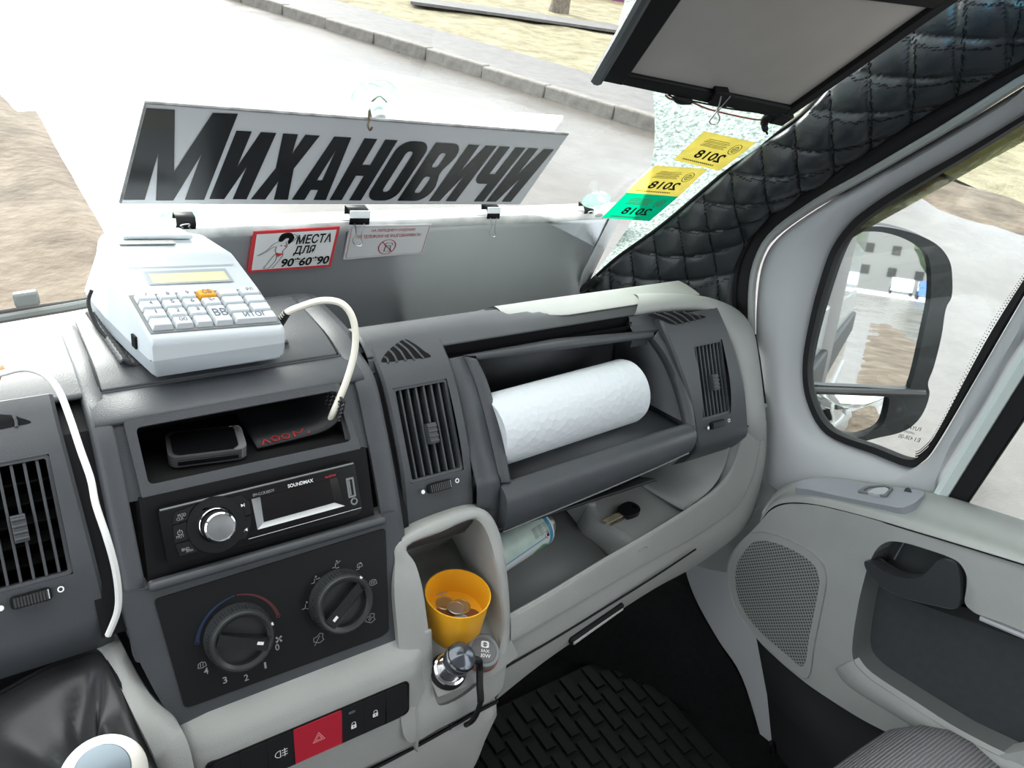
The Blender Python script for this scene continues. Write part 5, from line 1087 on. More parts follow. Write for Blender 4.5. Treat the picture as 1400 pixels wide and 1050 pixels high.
def cushion(x0, x1, y0, y1, zt, h, rx, crown, ny=26, nx=26):
    rows = []
    for i in range(ny+1):
        t = i/ny; r = []
        for j in range(nx+1):
            s = j/nx; x = lerp(x0, x1, s); y = lerp(y0, y1, t); ex = max(0, 1-min(s, 1-s)*(x1-x0)/rx); ey = max(0, 1-min(t, 1-t)*(y1-y0)/rx)
            d = min(1, math.hypot(ex, ey)); z = zt+crown*math.sin(math.pi*s)-h*(1-math.sqrt(max(0, 1-d*d))); r.append(V(x, y, z))
        rows.append(r)
    return rows
sz = W(1245, 1001, y=.165).z
obj('cushion', MB().grid(cushion(.58, 1.0, -.45, .225, sz-.020, .20, .11, .022)), fab, st, ang=80)
obj('side_bolster', MB().grid(cushion(.895, .945, -.45, .205, sz-.035, .20, .05, .0)), mat('grey_bolster', (.09, .09, .095), .9), st, ang=80)
obj('seat_base', MB().box((.78, -.13, -1.0), (.40, .55, .20)), M['black'], st, bevel=.02)
# gear lever
gl = thing('gear_lever', 'gear lever with pale round knob in a black leather boot on the lower console', 'gear lever', (.02, .45, -.70))
gk = V(.0195, .348, -.4945); gax = (V(0, 0, 0)-gk).normalized(); gax = (gax+V(.0, .15, .25)).normalized()
obj('knob', MB().lathe(gk-gax*.02, gax, [(.010, -.030), (.014, -.016), (.020, 0), (.0245, .012), (.0255, .020), (.0232, .028), (.0178, .0335), (.0162, .0344)], 48, cap1=False), mat('ivory_plastic', (.62, .60, .54), .3), gl)
obj('knob_cap', MB().lathe(gk-gax*.02, gax, [(.0164, .0341), (.0154, .0355), (.0095, .0370), (.0001, .0374)], 40), mat('silver_blue_cap', (.17, .21, .24), .35, metal=.5), gl)
obj('lever', MB().tube([gk-gax*.05, gk-gax*.10+V(0, .03, -.05), V(.01, .47, -.66)], .008, 10), M['black'], gl)
rows = []
ctr = gk-gax*.040
rimp = [W(x, y, y=q) for x, y, q in ((-70, 985, .56), (0, 948, .56), (60, 915, .56), (110, 896, .56), (134, 890, .555), (150, 905, .535), (175, 955, .497), (205, 1015, .468), (245, 1090, .44), (180, 1190, .40), (60, 1230, .39), (-80, 1150, .44), (-110, 1060, .50))]
rc_ = cmv(rimp, 5, True); nR = len(rc_)
for k in range(22):
    t = k/21; r = []
    for i, p in enumerate(rc_):
        a = 2*math.pi*i/nR; q = lerp(p, ctr+V(.016*math.cos(a), .012*math.sin(a), .008*math.sin(a)), t**.8)
        fold = .010*math.sin(3*a+5*t)*math.sin(math.pi*t)+.006*math.sin(7*a+9*t)*math.sin(math.pi*t)**2
        q = q+V(0, .02, -.055)*(math.sin(math.pi*t)**1.2)+V(0, -.4, .9)*fold; r.append(q)
    rows.append(r)
obj('boot', MB().grid(rows, closed=True), M['boot'], gl, ang=80)
obj('boot_piping', MB().tube(rc_, .003, 8, closed=True), M['black'], gl)

# ------------------------------------------------------------------ SIGN, BOARD, CLIPS, SUCTION CUPS
c = [W(165, 278, y=.802), W(711, 279, y=.796), None, W(199, 141, y=.735)]; c[2] = W(777, 184, pl=(c[0], (c[1]-c[0]).cross(c[3]-c[0])))
QS = Quad(*c); sg_ = thing('route_sign', 'grey route sign lettered in black, hanging aslant under the windshield', 'sign', (.35, .78, -.32))
whs = mat('sign_white_sheet', (.56, .58, .60), .3)
mb = MB().hexa([QS.pt(u, v, -.0035) for u, v in ((0, 0), (1, 0), (1, 1), (0, 1))], [QS.pt(u, v, 0) for u, v in ((0, 0), (1, 0), (1, 1), (0, 1))]); obj('board', mb, whs, sg_)
obj('reflection_plate', MB().hexa([QS.pt(u, v, -.018) for u, v in ((.16, .2), (.985, .2), (.985, 1.09), (.16, 1.03))], [QS.pt(u, v, -.0155) for u, v in ((.16, .2), (.985, .2), (.985, 1.09), (.16, 1.03))]), papermat('reflection_white', (.9, .9, .9)), sg_)  # white plate added to imitate a windshield reflection above the sign
ed = mat('worn_edge', (.22, .22, .22), .7, noise=.4, nscale=90)
obj('edge_tape', MB().tube([QS.pt(0, 0, -.001), QS.pt(0, 1, -.001), QS.pt(.5, 1.0, -.001), QS.pt(1, 1, -.001)], .0016, 6), ed, sg_)
obj('edge_tape', MB().tube([QS.pt(0, 0, -.001), QS.pt(1, 0, -.001)], .0012, 6), ed, sg_)
def arcp(cx, cy, rx, ry, a0, a1, n=6): return [(cx+rx*math.cos(math.radians(a0+(a1-a0)*k/n)), cy+ry*math.sin(math.radians(a0+(a1-a0)*k/n))) for k in range(n+1)]
GL = {
 'М': (1.0, [[(0, 0), (0, 1), (.36, 1), (.50, .42), (.64, 1), (1, 1), (1, 0), (.72, 0), (.72, .60), (.56, 0), (.44, 0), (.28, .60), (.28, 0)]], []),
 'И': (.66, [[(0, 0), (0, 1), (.25, 1), (.25, .50), (.40, 1), (.66, 1), (.66, 0), (.41, 0), (.41, .50), (.26, 0)]], []),
 'Х': (.70, [[(0, 0), (.19, .5), (.04, 1), (.30, 1), (.36, .72), (.43, 1), (.69, 1), (.52, .5), (.70, 0), (.43, 0), (.35, .30), (.27, 0)]], []),
 'А': (.68, [[(0, 0), (.18, 1), (.50, 1), (.68, 0), (.43, 0), (.41, .17), (.27, .17), (.25, 0)]], [[(.29, .33), (.39, .33), (.34, .80)]]),
 'Н': (.66, [[(0, 0), (0, 1), (.25, 1), (.25, .60), (.41, .60), (.41, 1), (.66, 1), (.66, 0), (.41, 0), (.41, .42), (.25, .42), (.25, 0)]], []),
 'О': (.66, [arcp(.25, .82, .25, .18, 180, 90)+arcp(.41, .82, .25, .18, 90, 0)+arcp(.41, .18, .25, .18, 0, -90)+arcp(.25, .18, .25, .18, -90, -180)], [rrect(.255, .16, .405, .84, .06)]),
 'В': (.66, [[(0, 0), (0, 1)]+arcp(.40, .80, .24, .20, 90, -20)+[(.55, .56), (.55, .48)]+arcp(.40, .22, .26, .22, 20, -90)], [rrect(.25, .60, .39, .84, .05), rrect(.25, .15, .40, .44, .05)]),
 'Ч': (.64, [[(.39, 0), (.39, .34), (.22, .34)]+arcp(.20, .50, .20, .16, -90, -180)+[(0, 1), (.25, 1), (.25, .52), (.39, .52), (.39, 1), (.64, 1), (.64, 0)]], []),
}
word = 'МИХАНОВИЧИ'; adv = []; x = 0
for ch in word:
    k = 1.62 if ch == 'М' else 1.0
    adv.append((x, k)); x += GL[ch][0]*k*1.0+.085
tot = x-.085
FSG = Frame(c[0], c[1]-c[0], c[3]-c[0], QS.N); zs = lambda x, y: FSG.px(160+x/4.375, 120+y/4.375)
Mp = [zs(*q) for q in ((36, 668), (175, 118), (345, 128), (341, 500), (572, 147), (722, 153), (520, 668), (405, 668), (503, 398), (336, 672), (232, 672), (245, 392), (165, 668))]
obj('letter', MB().flat(FSG, Mp, n=.0006), M['letter'], sg_)
sq = [Vector(FSG.px(*q)) for q in ((286, 271.5), (698, 275.5), (757, 204), (323, 178))]
tot = sum(GL[ch][0] for ch in word[1:])+.075*8; x = 0
for ch in word[1:]:
    wd, polys, holes = GL[ch]; x0 = x; x += wd+.075
    def mp_(p):
        u = (x0+p[0])/tot; v = p[1]; return tuple(sq[0]*(1-u)*(1-v)+sq[1]*u*(1-v)+sq[2]*u*v+sq[3]*(1-u)*v)
    mb = MB()
    for pl in polys: mb.flat(FSG, [mp_(p) for p in pl], [[mp_(p) for p in h] for h in holes], n=.0006)
    obj('letter', mb, M['letter'], sg_)
# hook and suction cups
def suction(px, py, back, r, label, wr=None, squash=1):
    p = onglass(px, py); n = Vector((.56*(p.x-.19), 1, .90)).normalized()*-1
    s = thing('suction_cup', label, 'suction cup', p)
    cl = glass('clear_vinyl_%d' % px, (.78, .92, .88), 1.5, 1.5, .12, (.75, .95, .9))
    obj('cup', MB().lathe(p+n*.001, n, [(r, 0), (r*.96, .002), (r*.7, .006), (r*.35, .011), (r*.25, .016), (r*.30, .020), (r*.24, .024), (.0001, .025)], 36), cl, s)
    obj('nub', MB().lathe(p+n*.012, n, [(r*.2, 0), (r*.2, .006), (r*.32, .009), (r*.28, .014), (.0001, .0155)], 24), M['white'] if 0 else mat('clear_nub_%d' % px, (.7, .74, .74), .1), s)
    return p, n
p1, n1 = suction(512, 131, 0, .024, 'clear suction cup holding the wire hook above the route sign')
p2, n2 = suction(244, 296, 0, .022, 'clear suction cup at the left end of the silver board')
p3, n3 = suction(815, 272, 0, .021, 'clear suction cup at the right end of the silver board')
hk = [p1+n1*.014+V(.010, 0, .006), p1+n1*.016+V(0, 0, .013), p1+n1*.017+V(-.010, 0, .004), p1+n1*.018+V(-.007, 0, -.008), W(505, 150, y=.725), W(504, 165, y=.722), W(503, 172, y=.720), W(506, 178, y=.718), W(509, 173, y=.716)]
tag(obj('wire_hook', MB().tube(cmv(hk, 5), .0011, 6), mat('rusty_wire', (.10, .07, .05), .5, metal=.5)), 'bent wire hook the route sign hangs by', 'hook')
# silver faced board
bc = [None, W(792, 402, y=.898), W(852, 286, y=.868), W(193, 312, y=.866)]; bc[0] = W(198, 470, pl=(bc[1], (bc[2]-bc[1]).cross(bc[3]-bc[1])))
QB = Quad(*bc); sb = thing('silver_board', 'silver foil faced board standing on the dashboard against the windshield, with two stickers', 'board', (.5, .88, -.5))
foil = mat('silver_foil', (.50, .52, .54), .34, metal=.75, noise=.05, nscale=6)
mb = MB(); rows = []
for j in range(10):
    v = (j-2)/7; rows.append([QB.pt(u, v, .004*math.sin(3.1*u)*(1-v)+.006*(u > .9)*(u-.9)*10*(1-v)) for u in [i/40 for i in range(41)]])
obj('face', mb.grid(rows), foil, sb, solid=.004)
tp = [QB.pt(u, 1, .001) for u in [i/10 for i in range(11)]]
rows = [[QB.pt(u, v, n) for u in [i/24 for i in range(25)]] for v, n in ((.915, .0045), (.93, .006), (.985, .006), (1.0, .004), (1.0, -.02))]
obj('top_fold', MB().grid(rows), mat('dirty_white_fold', (.52, .53, .52), .6, noise=.35, nscale=25), sb, ang=50)
obj('end_fold', MB().grid([[QB.pt(u, v, n) for v in [i/8 for i in range(9)]] for u, n in ((.965, .005), (.985, .008), (1.0, .004), (1.003, -.01))]), M['frame'], sb, ang=50)
class PixQuad(Quad):
    pass
def onboard(px, py, n=.0):
    v = ray(px, py); a = QB.c[0]; nn_ = QB.N; return v*((a+nn_*n).dot(nn_)/v.dot(nn_))
def sticker(name, px4, n=.0075): return Quad(*[onboard(*p, n) for p in px4])
# sticker one: red frame, woman in a swimsuit, three lines
Q1 = sticker('s', [(339, 373), (452, 364.5), (465, 310), (347, 317)])
s1 = obj('sticker', MB().hexa([Q1.pt(u, v, -.003) for u, v in ((0, 0), (1, 0), (1, 1), (0, 1))], [Q1.pt(u, v, 0) for u, v in ((0, 0), (1, 0), (1, 1), (0, 1))]), M['redprint'], sb); s1['label'] = 'red framed sticker'
stw = mat('sticker_white', (.66, .67, .67), .4)
obj('sticker_field', MB().flat(Q1, [(.035, .06), (.965, .06), (.965, .94), (.035, .94)], n=.0004), stw, s1)
mb = put_text(MB(), Q1, 'МЕСТА', .50, .64, .92, .87, .0009, bold=.025, shear=.12); put_text(mb, Q1, 'ДЛЯ', .49, .36, .75, .60, .0009, bold=.025, shear=.12); put_text(mb, Q1, '90*60*90', .37, .09, .955, .31, .0009, bold=.03, shear=.12); obj('print', mb, M['black'], s1)
hair = [(.29, .78), (.31, .90), (.36, .94), (.42, .93), (.45, .88), (.47, .80), (.45, .72), (.42, .66), (.40, .72), (.41, .80), (.37, .80), (.34, .74), (.31, .73)]
obj('print', MB().flat(Q1, cm(hair, 3, True), n=.0009), M['black'], s1)
wl = [[(.33, .76), (.25, .70), (.18, .55), (.10, .45), (.07, .43)], [(.09, .42), (.17, .50), (.24, .60), (.28, .62)], [(.28, .62), (.27, .52), (.29, .45), (.25, .36), (.21, .22), (.17, .10), (.20, .09)], [(.38, .72), (.40, .60), (.36, .50), (.37, .40), (.34, .28), (.30, .16), (.27, .08)], [(.29, .45), (.30, .30), (.25, .14), (.22, .08)], [(.40, .74), (.46, .80), (.44, .88)], [(.40, .66), (.47, .74), (.50, .84), (.45, .90)]]
obj('print', put_lines(MB(), Q1, [cm(L, 4) for L in wl], .007, .0009), M['black'], s1)
mb = MB().flat(Q1, [(.285, .47), (.375, .43), (.335, .38), (.31, .36)], n=.001); mb.flat(Q1, [(.31, .63), (.335, .66), (.345, .62)], n=.001); mb.flat(Q1, [(.36, .62), (.385, .65), (.39, .60)], n=.001); obj('print', mb, M['redprint'], s1)
# sticker two: no phone
Q2 = sticker('s', [(470, 355), (578, 346), (590, 307), (479, 309)])
s2 = obj('sticker', MB().hexa([Q2.pt(u, v, -.003) for u, v in ((0, 0), (1, 0), (1, 1), (0, 1))], [Q2.pt(u, v, 0) for u, v in ((0, 0), (1, 0), (1, 1), (0, 1))]), mat('sticker_grey', (.50, .51, .52), .4), sb); s2['label'] = 'pale sticker with a no phone sign'
mb = put_text(MB(), Q2, 'НА ПЕРЕДНЕМ СИДЕНИИ', .26, .80, .80, .90, .0006, bold=.01); put_text(mb, Q2, 'ПО ТЕЛЕФОНУ НЕ РАЗГОВАРИВАТЬ!', .10, .62, .90, .73, .0006, bold=.01)
put_lines(mb, Q2, [[(.02, .05), (.98, .05), (.98, .96), (.02, .96)]], .006, .0006, closed=True); put_lines(mb, Q2, [circ(.5, .32, .105, 24, .23)], .014, .0007, closed=True); put_lines(mb, Q2, [[(.43, .48), (.57, .16)]], .014, .0007); obj('print', mb, M['darkredprint'] if 0 else mat('dull_red_print', (.36, .05, .05), .6), s2)
obj('print', put_lines(MB(), Q2, [[(.47, .18), (.55, .18), (.54, .36), (.48, .36), (.47, .18)], [(.46, .38), (.49, .45), (.55, .44), (.56, .38)]], .009, .0008), M['black'], s2)
# binder clips
def clip(px, py, wpx, hpx, label, up=True, frame=None, wire=1.0, top_white=False, down=True):
    F_ = frame or onboard; n0 = .010
    a, b, c, d = F_(px-wpx/2-1, py+hpx, n0), F_(px+wpx/2-1, py+hpx, n0), F_(px+wpx/2, py, n0), F_(px-wpx/2, py, n0)
    q = Quad(a, b, c, d); t = thing('binder_clip', label, 'binder clip', (a+b)/2)
    back = q.N*-.016
    mb = MB().grid([[a+q.N*.0, b+q.N*.0], [lerp(a, d, .5)+q.N*.001, lerp(b, c, .5)+q.N*.001], [d+q.N*-.004, c+q.N*-.004], [lerp(a, d, .97)+back, lerp(b, c, .97)+back], [lerp(a, d, .3)+back, lerp(b, c, .3)+back]])
    obj('clip_body', mb, M['black'], t, solid=.0009, ang=20)
    if top_white: obj('clip_top', MB().hexa([q.pt(u, v, .0012) for u, v in ((-.02, .55), (1.02, .55), (1.02, 1.1), (-.02, 1.1))], [q.pt(u, v, .002) for u, v in ((-.02, .55), (1.02, .55), (1.02, 1.1), (-.02, 1.1))]), M['white'], t)
    w0 = [q.pt(.22, .15, .002), q.pt(.30, -.55*wire, .004), q.pt(.12, -1.0*wire, .006), q.pt(.22, -1.35*wire, .007), q.pt(.50, -1.45*wire, .007), q.pt(.62, -1.2*wire, .006), q.pt(.55, -.8*wire, .005), q.pt(.72, .15, .002)]
    obj('clip_wire', MB().tube(cmv(w0, 5), .00065, 6), mat('clip_steel_%d' % px, (.5, .5, .5), .3, metal=1), t)
clip(255, 300, 27, 13, 'black binder clip on the left end of the silver board', wire=-.6)
clip(492, 289, 27, 18, 'black binder clip with wire loop over the no phone sticker', wire=1.0, top_white=True)
clip(675, 284, 17, 15, 'small black binder clip on the silver board right of its middle', wire=1.0, top_white=True)
clip(807, 283, 15, 9, 'small black binder clip under the right suction cup', wire=-.5)

# ------------------------------------------------------------------ STICKERS AND FILM ON THE GLASS
film = bpy.data.materials.new('frosted_film'); film.use_nodes = True; t = film.node_tree; t.nodes.clear()
om = t.nodes.new('ShaderNodeOutputMaterial'); tr0 = t.nodes.new('ShaderNodeBsdfTransparent'); tl0 = t.nodes.new('ShaderNodeBsdfTranslucent'); df0 = t.nodes.new('ShaderNodeBsdfDiffuse'); mx1 = t.nodes.new('ShaderNodeMixShader'); mx2 = t.nodes.new('ShaderNodeMixShader')
vo = t.nodes.new('ShaderNodeTexNoise'); vo.inputs['Scale'].default_value = 190; vo.inputs['Detail'].default_value = 5; vo.inputs['Roughness'].default_value = .7; tcn = t.nodes.new('ShaderNodeTexCoord'); t.links.new(tcn.outputs['Object'], vo.inputs['Vector'])
r1 = t.nodes.new('ShaderNodeValToRGB'); r1.color_ramp.elements[0].position = .35; r1.color_ramp.elements[1].position = .6; r1.color_ramp.elements[0].color = (.07, .095, .09, 1); r1.color_ramp.elements[1].color = (.30, .355, .335, 1); t.links.new(vo.outputs['Fac'], r1.inputs['Fac'])
t.links.new(r1.outputs['Color'], tl0.inputs['Color']); t.links.new(r1.outputs['Color'], df0.inputs['Color']); mx1.inputs[0].default_value = .15; t.links.new(tl0.outputs[0], mx1.inputs[1]); t.links.new(df0.outputs[0], mx1.inputs[2])
mx2.inputs[0].default_value = .82; tr0.inputs['Color'].default_value = (.75, .85, .82, 1); t.links.new(tr0.outputs[0], mx2.inputs[1]); t.links.new(mx1.outputs[0], mx2.inputs[2]); t.links.new(mx2.outputs[0], om.inputs['Surface'])
fl_ = [(843, -20), (872, 40), (893, 128), (891, 225), (862, 305), (800, 392)]; fr_ = [(1300, -20), (1215, 55), (1120, 130), (1035, 203), (905, 312), (812, 388)]
rows = [cmv([onglass(*lerp(Vector(a), Vector(b), k/12), .0015) for a, b in zip(fl_, fr_)], 4) for k in range(13)]
tag(obj('frosted_film', MB().grid(rows), film), 'mottled translucent mint film on the windshield edge beside the quilted pillar', 'window film')
def gsticker(px4, m, label, year=True, part=None):
    Q = Quad(*[onglass(*p, .004) for p in px4]); s = thing('inspection_sticker', label, 'sticker', Q.c[0], None)
    obj('paper', MB().hexa([Q.pt(u, v, -.0008) for u, v in ((0, 0), (1, 0), (1, 1), (0, 1))], [Q.pt(u, v, 0) for u, v in ((0, 0), (1, 0), (1, 1), (0, 1))]), m, s)
    mb = put_text(MB(), Q, '2018', .25, .22, .80, .50, .0004, mirror=True, bold=.025); obj('year_print', mb, M['black'], s)
    L = []; random.seed(5)
    for i, v in enumerate((.62, .66, .70, .75, .79, .84)):
        L += [[(.16+.02*(i % 3), v), (.36, v)], [(.38, v), (.62-.03*(i % 2), v)]]
    L += [[(.12+.022*k, .10+.03*(k % 2)), (.13+.022*k, .13-.03*(k % 2))] for k in range(30)]
    o = obj('small_print', put_lines(MB(), Q, L, .016, .0004), mat('ink_%d' % px4[0][0], (.16, .13, .05), .6), s); o['kind'] = 'stuff'
    obj('seal_print', put_lines(put_lines(MB(), Q, [circ(.80, .70, .085, 20, .16)], .014, .0004, closed=True), Q, [circ(.80, .70, .045, 12, .09), [(.75, .70), (.85, .70)], [(.80, .60), (.80, .80)]], .014, .0004, closed=True), M['inkgrey'], s)
    return s
yl = papermat('yellow_paper', (.90, .77, .33)); gn = papermat('green_paper', (.01, .55, .38))
gsticker([(921, 218.7), (983.4, 233.6), (1033.5, 195.5), (963, 180)], yl, 'yellow 2018 sticker on the windshield, the higher of the two yellow ones')
gsticker([(857, 263.3), (927.5, 268.9), (966.7, 231.7), (896, 227)], yl, 'yellow 2018 sticker on the windshield directly above the green one')
gsticker([(823, 298), (887.8, 302.3), (926.8, 269.4), (857, 264)], gn, 'green sticker on the windshield partly behind the silver board')

# ------------------------------------------------------------------ FOLD DOWN PANEL AT THE UPPER RIGHT
vz = [W(820, 104, y=.548), W(1072, 158, y=.552), W(1292, 4, y=.425), V(.425, .425, .02)]
vz[3] = W(905, -45, y=.46)
QV = Quad(*vz); vs_ = thing('visor_panel', 'pale plastic panel edged in black tape, folded down at the top of the windshield', 'visor', (.6, .5, -.1))
panelm = mat('beige_smoked_sheet', (.40, .385, .36), .25, noise=.10, nscale=7)
def qp(F, u0, v0, u1, v1, n0, n1): return MB().hexa([F.pt(u, v, n0) for u, v in ((u0, v0), (u1, v0), (u1, v1), (u0, v1))], [F.pt(u, v, n1) for u, v in ((u0, v0), (u1, v0), (u1, v1), (u0, v1))])
obj('sheet', qp(QV, .02, .02, .98, 1.5, -.002, .0), panelm, vs_)
obj('edge_frame', qp(QV, -.01, -.01, 1.01, .10, -.006, .004), M['black'], vs_, bevel=.002)
obj('edge_frame', qp(QV, -.012, -.01, .10, 1.5, -.006, .0045), M['black'], vs_, bevel=.002)
obj('edge_frame', qp(QV, .955, -.01, 1.012, 1.5, -.006, .0045), M['black'], vs_, bevel=.002)
obj('side_rail', MB().tube([QV.pt(-.012, -.02, .002), QV.pt(-.012, .4, .003), QV.pt(-.012, 1.5, .003)], .006, 10), mat('rail_dark_grey', (.07, .08, .085), .3), vs_)
obj('rail_tip', MB().lathe(QV.pt(-.012, -.02, .002), QV.pt(-.012, -.05, .002)-QV.pt(-.012, 0, .002), [(.0055, 0), (.004, .003), (.0001, .004)], 10), M['frame'], vs_)
obj('bottom_tab', qp(QV, .935, -.06, 1.03, .04, -.004, .006), M['black'], vs_, bevel=.002)
obj('top_strip', qp(QV, .60, .98, .96, 1.15, -.001, .005), M['black'], vs_, bevel=.002)
led = mat('blue_led', (.02, .2, .3), .4, emit=(.05, .55, .85), estr=3.0)
obj('led_strip', qp(QV, 1.013, .93, 1.02, 1.25, -.012, -.006), led, vs_)
lp = bpy.data.lights.new('led_glow', 'POINT'); lp.energy = .035; lp.color = (.05, .6, .9); lp.shadow_soft_size = .01; lo_ = bpy.data.objects.new('led_glow', lp); C.objects.link(lo_); lo_.parent = vs_; BASE[lo_.name] = BASE[vs_.name]; lo_.location = QV.pt(1.03, 1.02, -.006)-BASE[vs_.name]
def onvis(px, py, n=.0):
    v = ray(px, py); return v*((QV.c[0]+QV.N*n).dot(QV.N)/v.dot(QV.N))
q = Quad(onvis(968, 143, .006), onvis(993, 147, .006), onvis(1001, 128, .006), onvis(976, 125, .006))
t = thing('binder_clip', 'black binder clip with long wire loop on the bottom edge of the fold down panel', 'binder clip', q.c[0])
obj('clip_body', MB().hexa([q.pt(u, v, -.014) for u, v in ((0, 0), (1, 0), (.85, 1), (.15, 1))], [q.pt(u, v, .001) for u, v in ((0, 0), (1, 0), (.9, 1), (.1, 1))]), M['black'], t, bevel=.001)
for pts in ([(986, 131), (981, 150), (974, 160), (970, 166), (974, 170), (981, 168), (984, 160), (982, 152), (998, 132)],): obj('clip_wire', MB().tube(cmv([onvis(x, y, .007) for x, y in pts], 5), .0008, 6), M['steel'], t)
cw = thing('led_wiring', 'thin red and black wires with a plug under the fold down panel', 'wires', onvis(935, 137, .004))
redw = mat('red_wire', (.28, .03, .02), .5)
obj('wire', MB().tube(cmv([onvis(x, y, .003) for x, y in ((910, 130), (914, 134), (921, 136), (932, 137), (944, 139), (968, 149), (1000, 157), (1030, 163), (1046, 164))], 5), .0009, 6), redw, cw)
obj('wire', MB().tube(cmv([onvis(x, y, .004) for x, y in ((914, 130), (920, 133), (930, 137), (944, 138), (970, 143), (1000, 149), (1040, 154), (1060, 156))], 5), .0009, 6), M['black'], cw)
obj('plug', MB().tube([onvis(921, 134, .004), onvis(927, 136, .004), onvis(934, 137.5, .004), onvis(944, 139, .004)], [.0022, .0038, .0042, .003], 8), M['black'], cw)
hkx = cmv([onvis(x, y, .003) for x, y in ((1064, 156), (1054, 158), (1047, 163), (1045, 172), (1049, 183))], 5)
tag(obj('plastic_hook', MB().tube(hkx, [.0035]*8+[.0045]*6+[.0035]*4+[.0012]*3, 8), M['black']), 'black plastic hook hanging at the lower right corner of the fold down panel', 'hook')

# ------------------------------------------------------------------ DOOR MIRROR
DREF = V(0, -1, 0)
pm = ray(1206, 378); d_in = pm.normalized(); nm = (DREF-d_in).normalized(); P0 = pm*(1.22/pm.x)
FMR = Frame(P0, V(1, 0, 0)-nm*nm.x, (0, 0, 1), nm)
mir = thing('door_mirror', 'black two glass door mirror outside the passenger window', 'mirror', FMR.pt(0, -.2, -.05))
HO = [(1178, 311), (1202, 309), (1232, 314), (1262, 324), (1284, 338), (1297, 358), (1300, 382), (1299, 405), (1291, 422), (1285, 460), (1275, 500), (1267, 522), (1269, 538), (1262, 560), (1250, 577), (1232, 589), (1200, 597), (1165, 603), (1130, 590), (1098, 560), (1088, 520), (1098, 450), (1118, 380), (1138, 342), (1156, 322)]
MG = [(1170, 319), (1185, 316), (1205, 317), (1228, 323), (1252, 334), (1266, 348), (1271, 372), (1270, 410), (1262, 450), (1251, 500), (1244, 524), (1236, 531), (1180, 528), (1116, 525), (1109, 519), (1114, 480), (1126, 430), (1144, 372), (1158, 336)]
WG = [(1110, 541), (1118, 538), (1180, 540), (1211, 542), (1214, 548), (1211, 565), (1205, 580), (1192, 590), (1165, 597), (1140, 588), (1118, 568), (1106, 552)]
ho = cm(FMR.pxs(HO), 4, True); mg = cm(FMR.pxs(MG), 3, True); wgp = cm(FMR.pxs(WG), 3, True)
obj('bezel', MB().plate(FMR, ho, [mg, wgp], -.012, .004), mat('mirror_black', (.016, .019, .021), .4, noise=.3, nscale=120), mir, bevel=.003, ang=50)
cm_ = Vector((sum(p[0] for p in ho)/len(ho), sum(p[1] for p in ho)/len(ho)))
rows = []
for s, n in ((1, -.010), (1.015, -.025), (.98, -.055), (.86, -.085), (.6, -.105), (.2, -.112)): rows.append([FMR.pt(cm_.x+(p[0]-cm_.x)*s, cm_.y+(p[1]-cm_.y)*s, n) for p in ho])
mb = MB().grid(rows, closed=True); mb.f.append(tuple(range(5*len(ho), 6*len(ho)))); mb.m.append(0); obj('housing', mb, M['darker'], mir, ang=70)
msil = mat('mirror_silver', (.92, .93, .93), .015, metal=1)
obj('main_glass', MB().flat(FMR, mg, n=-.003), msil, mir)
cw_ = Vector((sum(p[0] for p in wgp)/len(wgp), sum(p[1] for p in wgp)/len(wgp))); rows = []
for s in (1, .8, .6, .4, .2, .02): rows.append([FMR.pt(cw_.x+(p[0]-cw_.x)*s, cw_.y+(p[1]-cw_.y)*s, -.004+.0055*(1-s*s)) for p in wgp])
obj('wide_angle_glass', MB().grid(rows, closed=True), msil, mir, ang=80)
dv_ = FMR.pxs([(1090, 531), (1180, 534), (1262, 536)]); obj('divider_bead', MB().tube(cmv([FMR.pt(*p, .004) for p in dv_], 4), .006, 8), mat('bead_grey', (.05, .053, .056), .35), mir)
arm = [FMR.pt(*FMR.px(1095, 560), -.05), V(1.0, FMR.pt(*FMR.px(1095, 560), -.05).y-.02, -.62)]
obj('mirror_arm', MB().tube([arm[0], arm[1]], .03, 12), M['darker'], mir)
# ------------------------------------------------------------------ CAB SHELL AND THE VAN'S OWN FLANK
struct(obj('ceiling', MB().grid([[V(-.75, .30, .20), V(1.0, .30, .16)], [V(-.75, -.1, .26), V(1.0, -.1, .22)], [V(-.75, -1.0, .30), V(1.0, -1.0, .26)]]), mat('headliner', (.42, .42, .42), .9), solid=.02), 'pale headliner over the seats')
paint = mat('white_van_paint', (.40, .42, .42), .2, coat=.3)
flank = sroot('wall_flank', (1.06, -2.5, -1.2), 'white outside flank of the van, seen in the door mirror')
obj('body_panel', MB().box((1.045, -2.9, -.85), (.03, 5.0, .62)), paint, flank, bevel=.01)
obj('body_panel', MB().box((1.03, -3.3, .15), (.03, 4.2, 1.35)), paint, flank, bevel=.01)
obj('side_glass', MB().box((1.05, -3.5, .15), (.012, 3.2, .75)), mat('dark_side_glass', (.06, .10, .09), .08), flank)
obj('rub_strip', MB().box((1.072, -2.9, -.80), (.03, 4.9, .16)), M['darker'], flank, bevel=.01)
obj('sill', MB().box((1.05, -2.9, -1.22), (.05, 5.0, .14)), M['frame'], flank, bevel=.01)

struct(obj('wall_back', MB().box((.15, -1.45, -.45), (1.9, .03, 1.4)), mat('grey_upholstery', (.16, .16, .165), .9)), 'grey partition behind the seats')
wl = sroot('wall_left', (-.72, 0, -1.2), 'driver side of the cab')
obj('door_panel', MB().box((-.72, -.2, -.95), (.04, 2.4, .75)), M['greydoor'], wl); obj('pillar', MB().box((-.72, -1.1, .0), (.05, .6, 1.2)), M['frame'], wl); obj('header', MB().box((-.72, -.2, .22), (.05, 2.4, .12)), M['frame'], wl)
struct(obj('wall_right', MB().box((1.035, .55, -.95), (.02, 1.0, .55)), M['darker']), 'inner side panel below the passenger door opening')
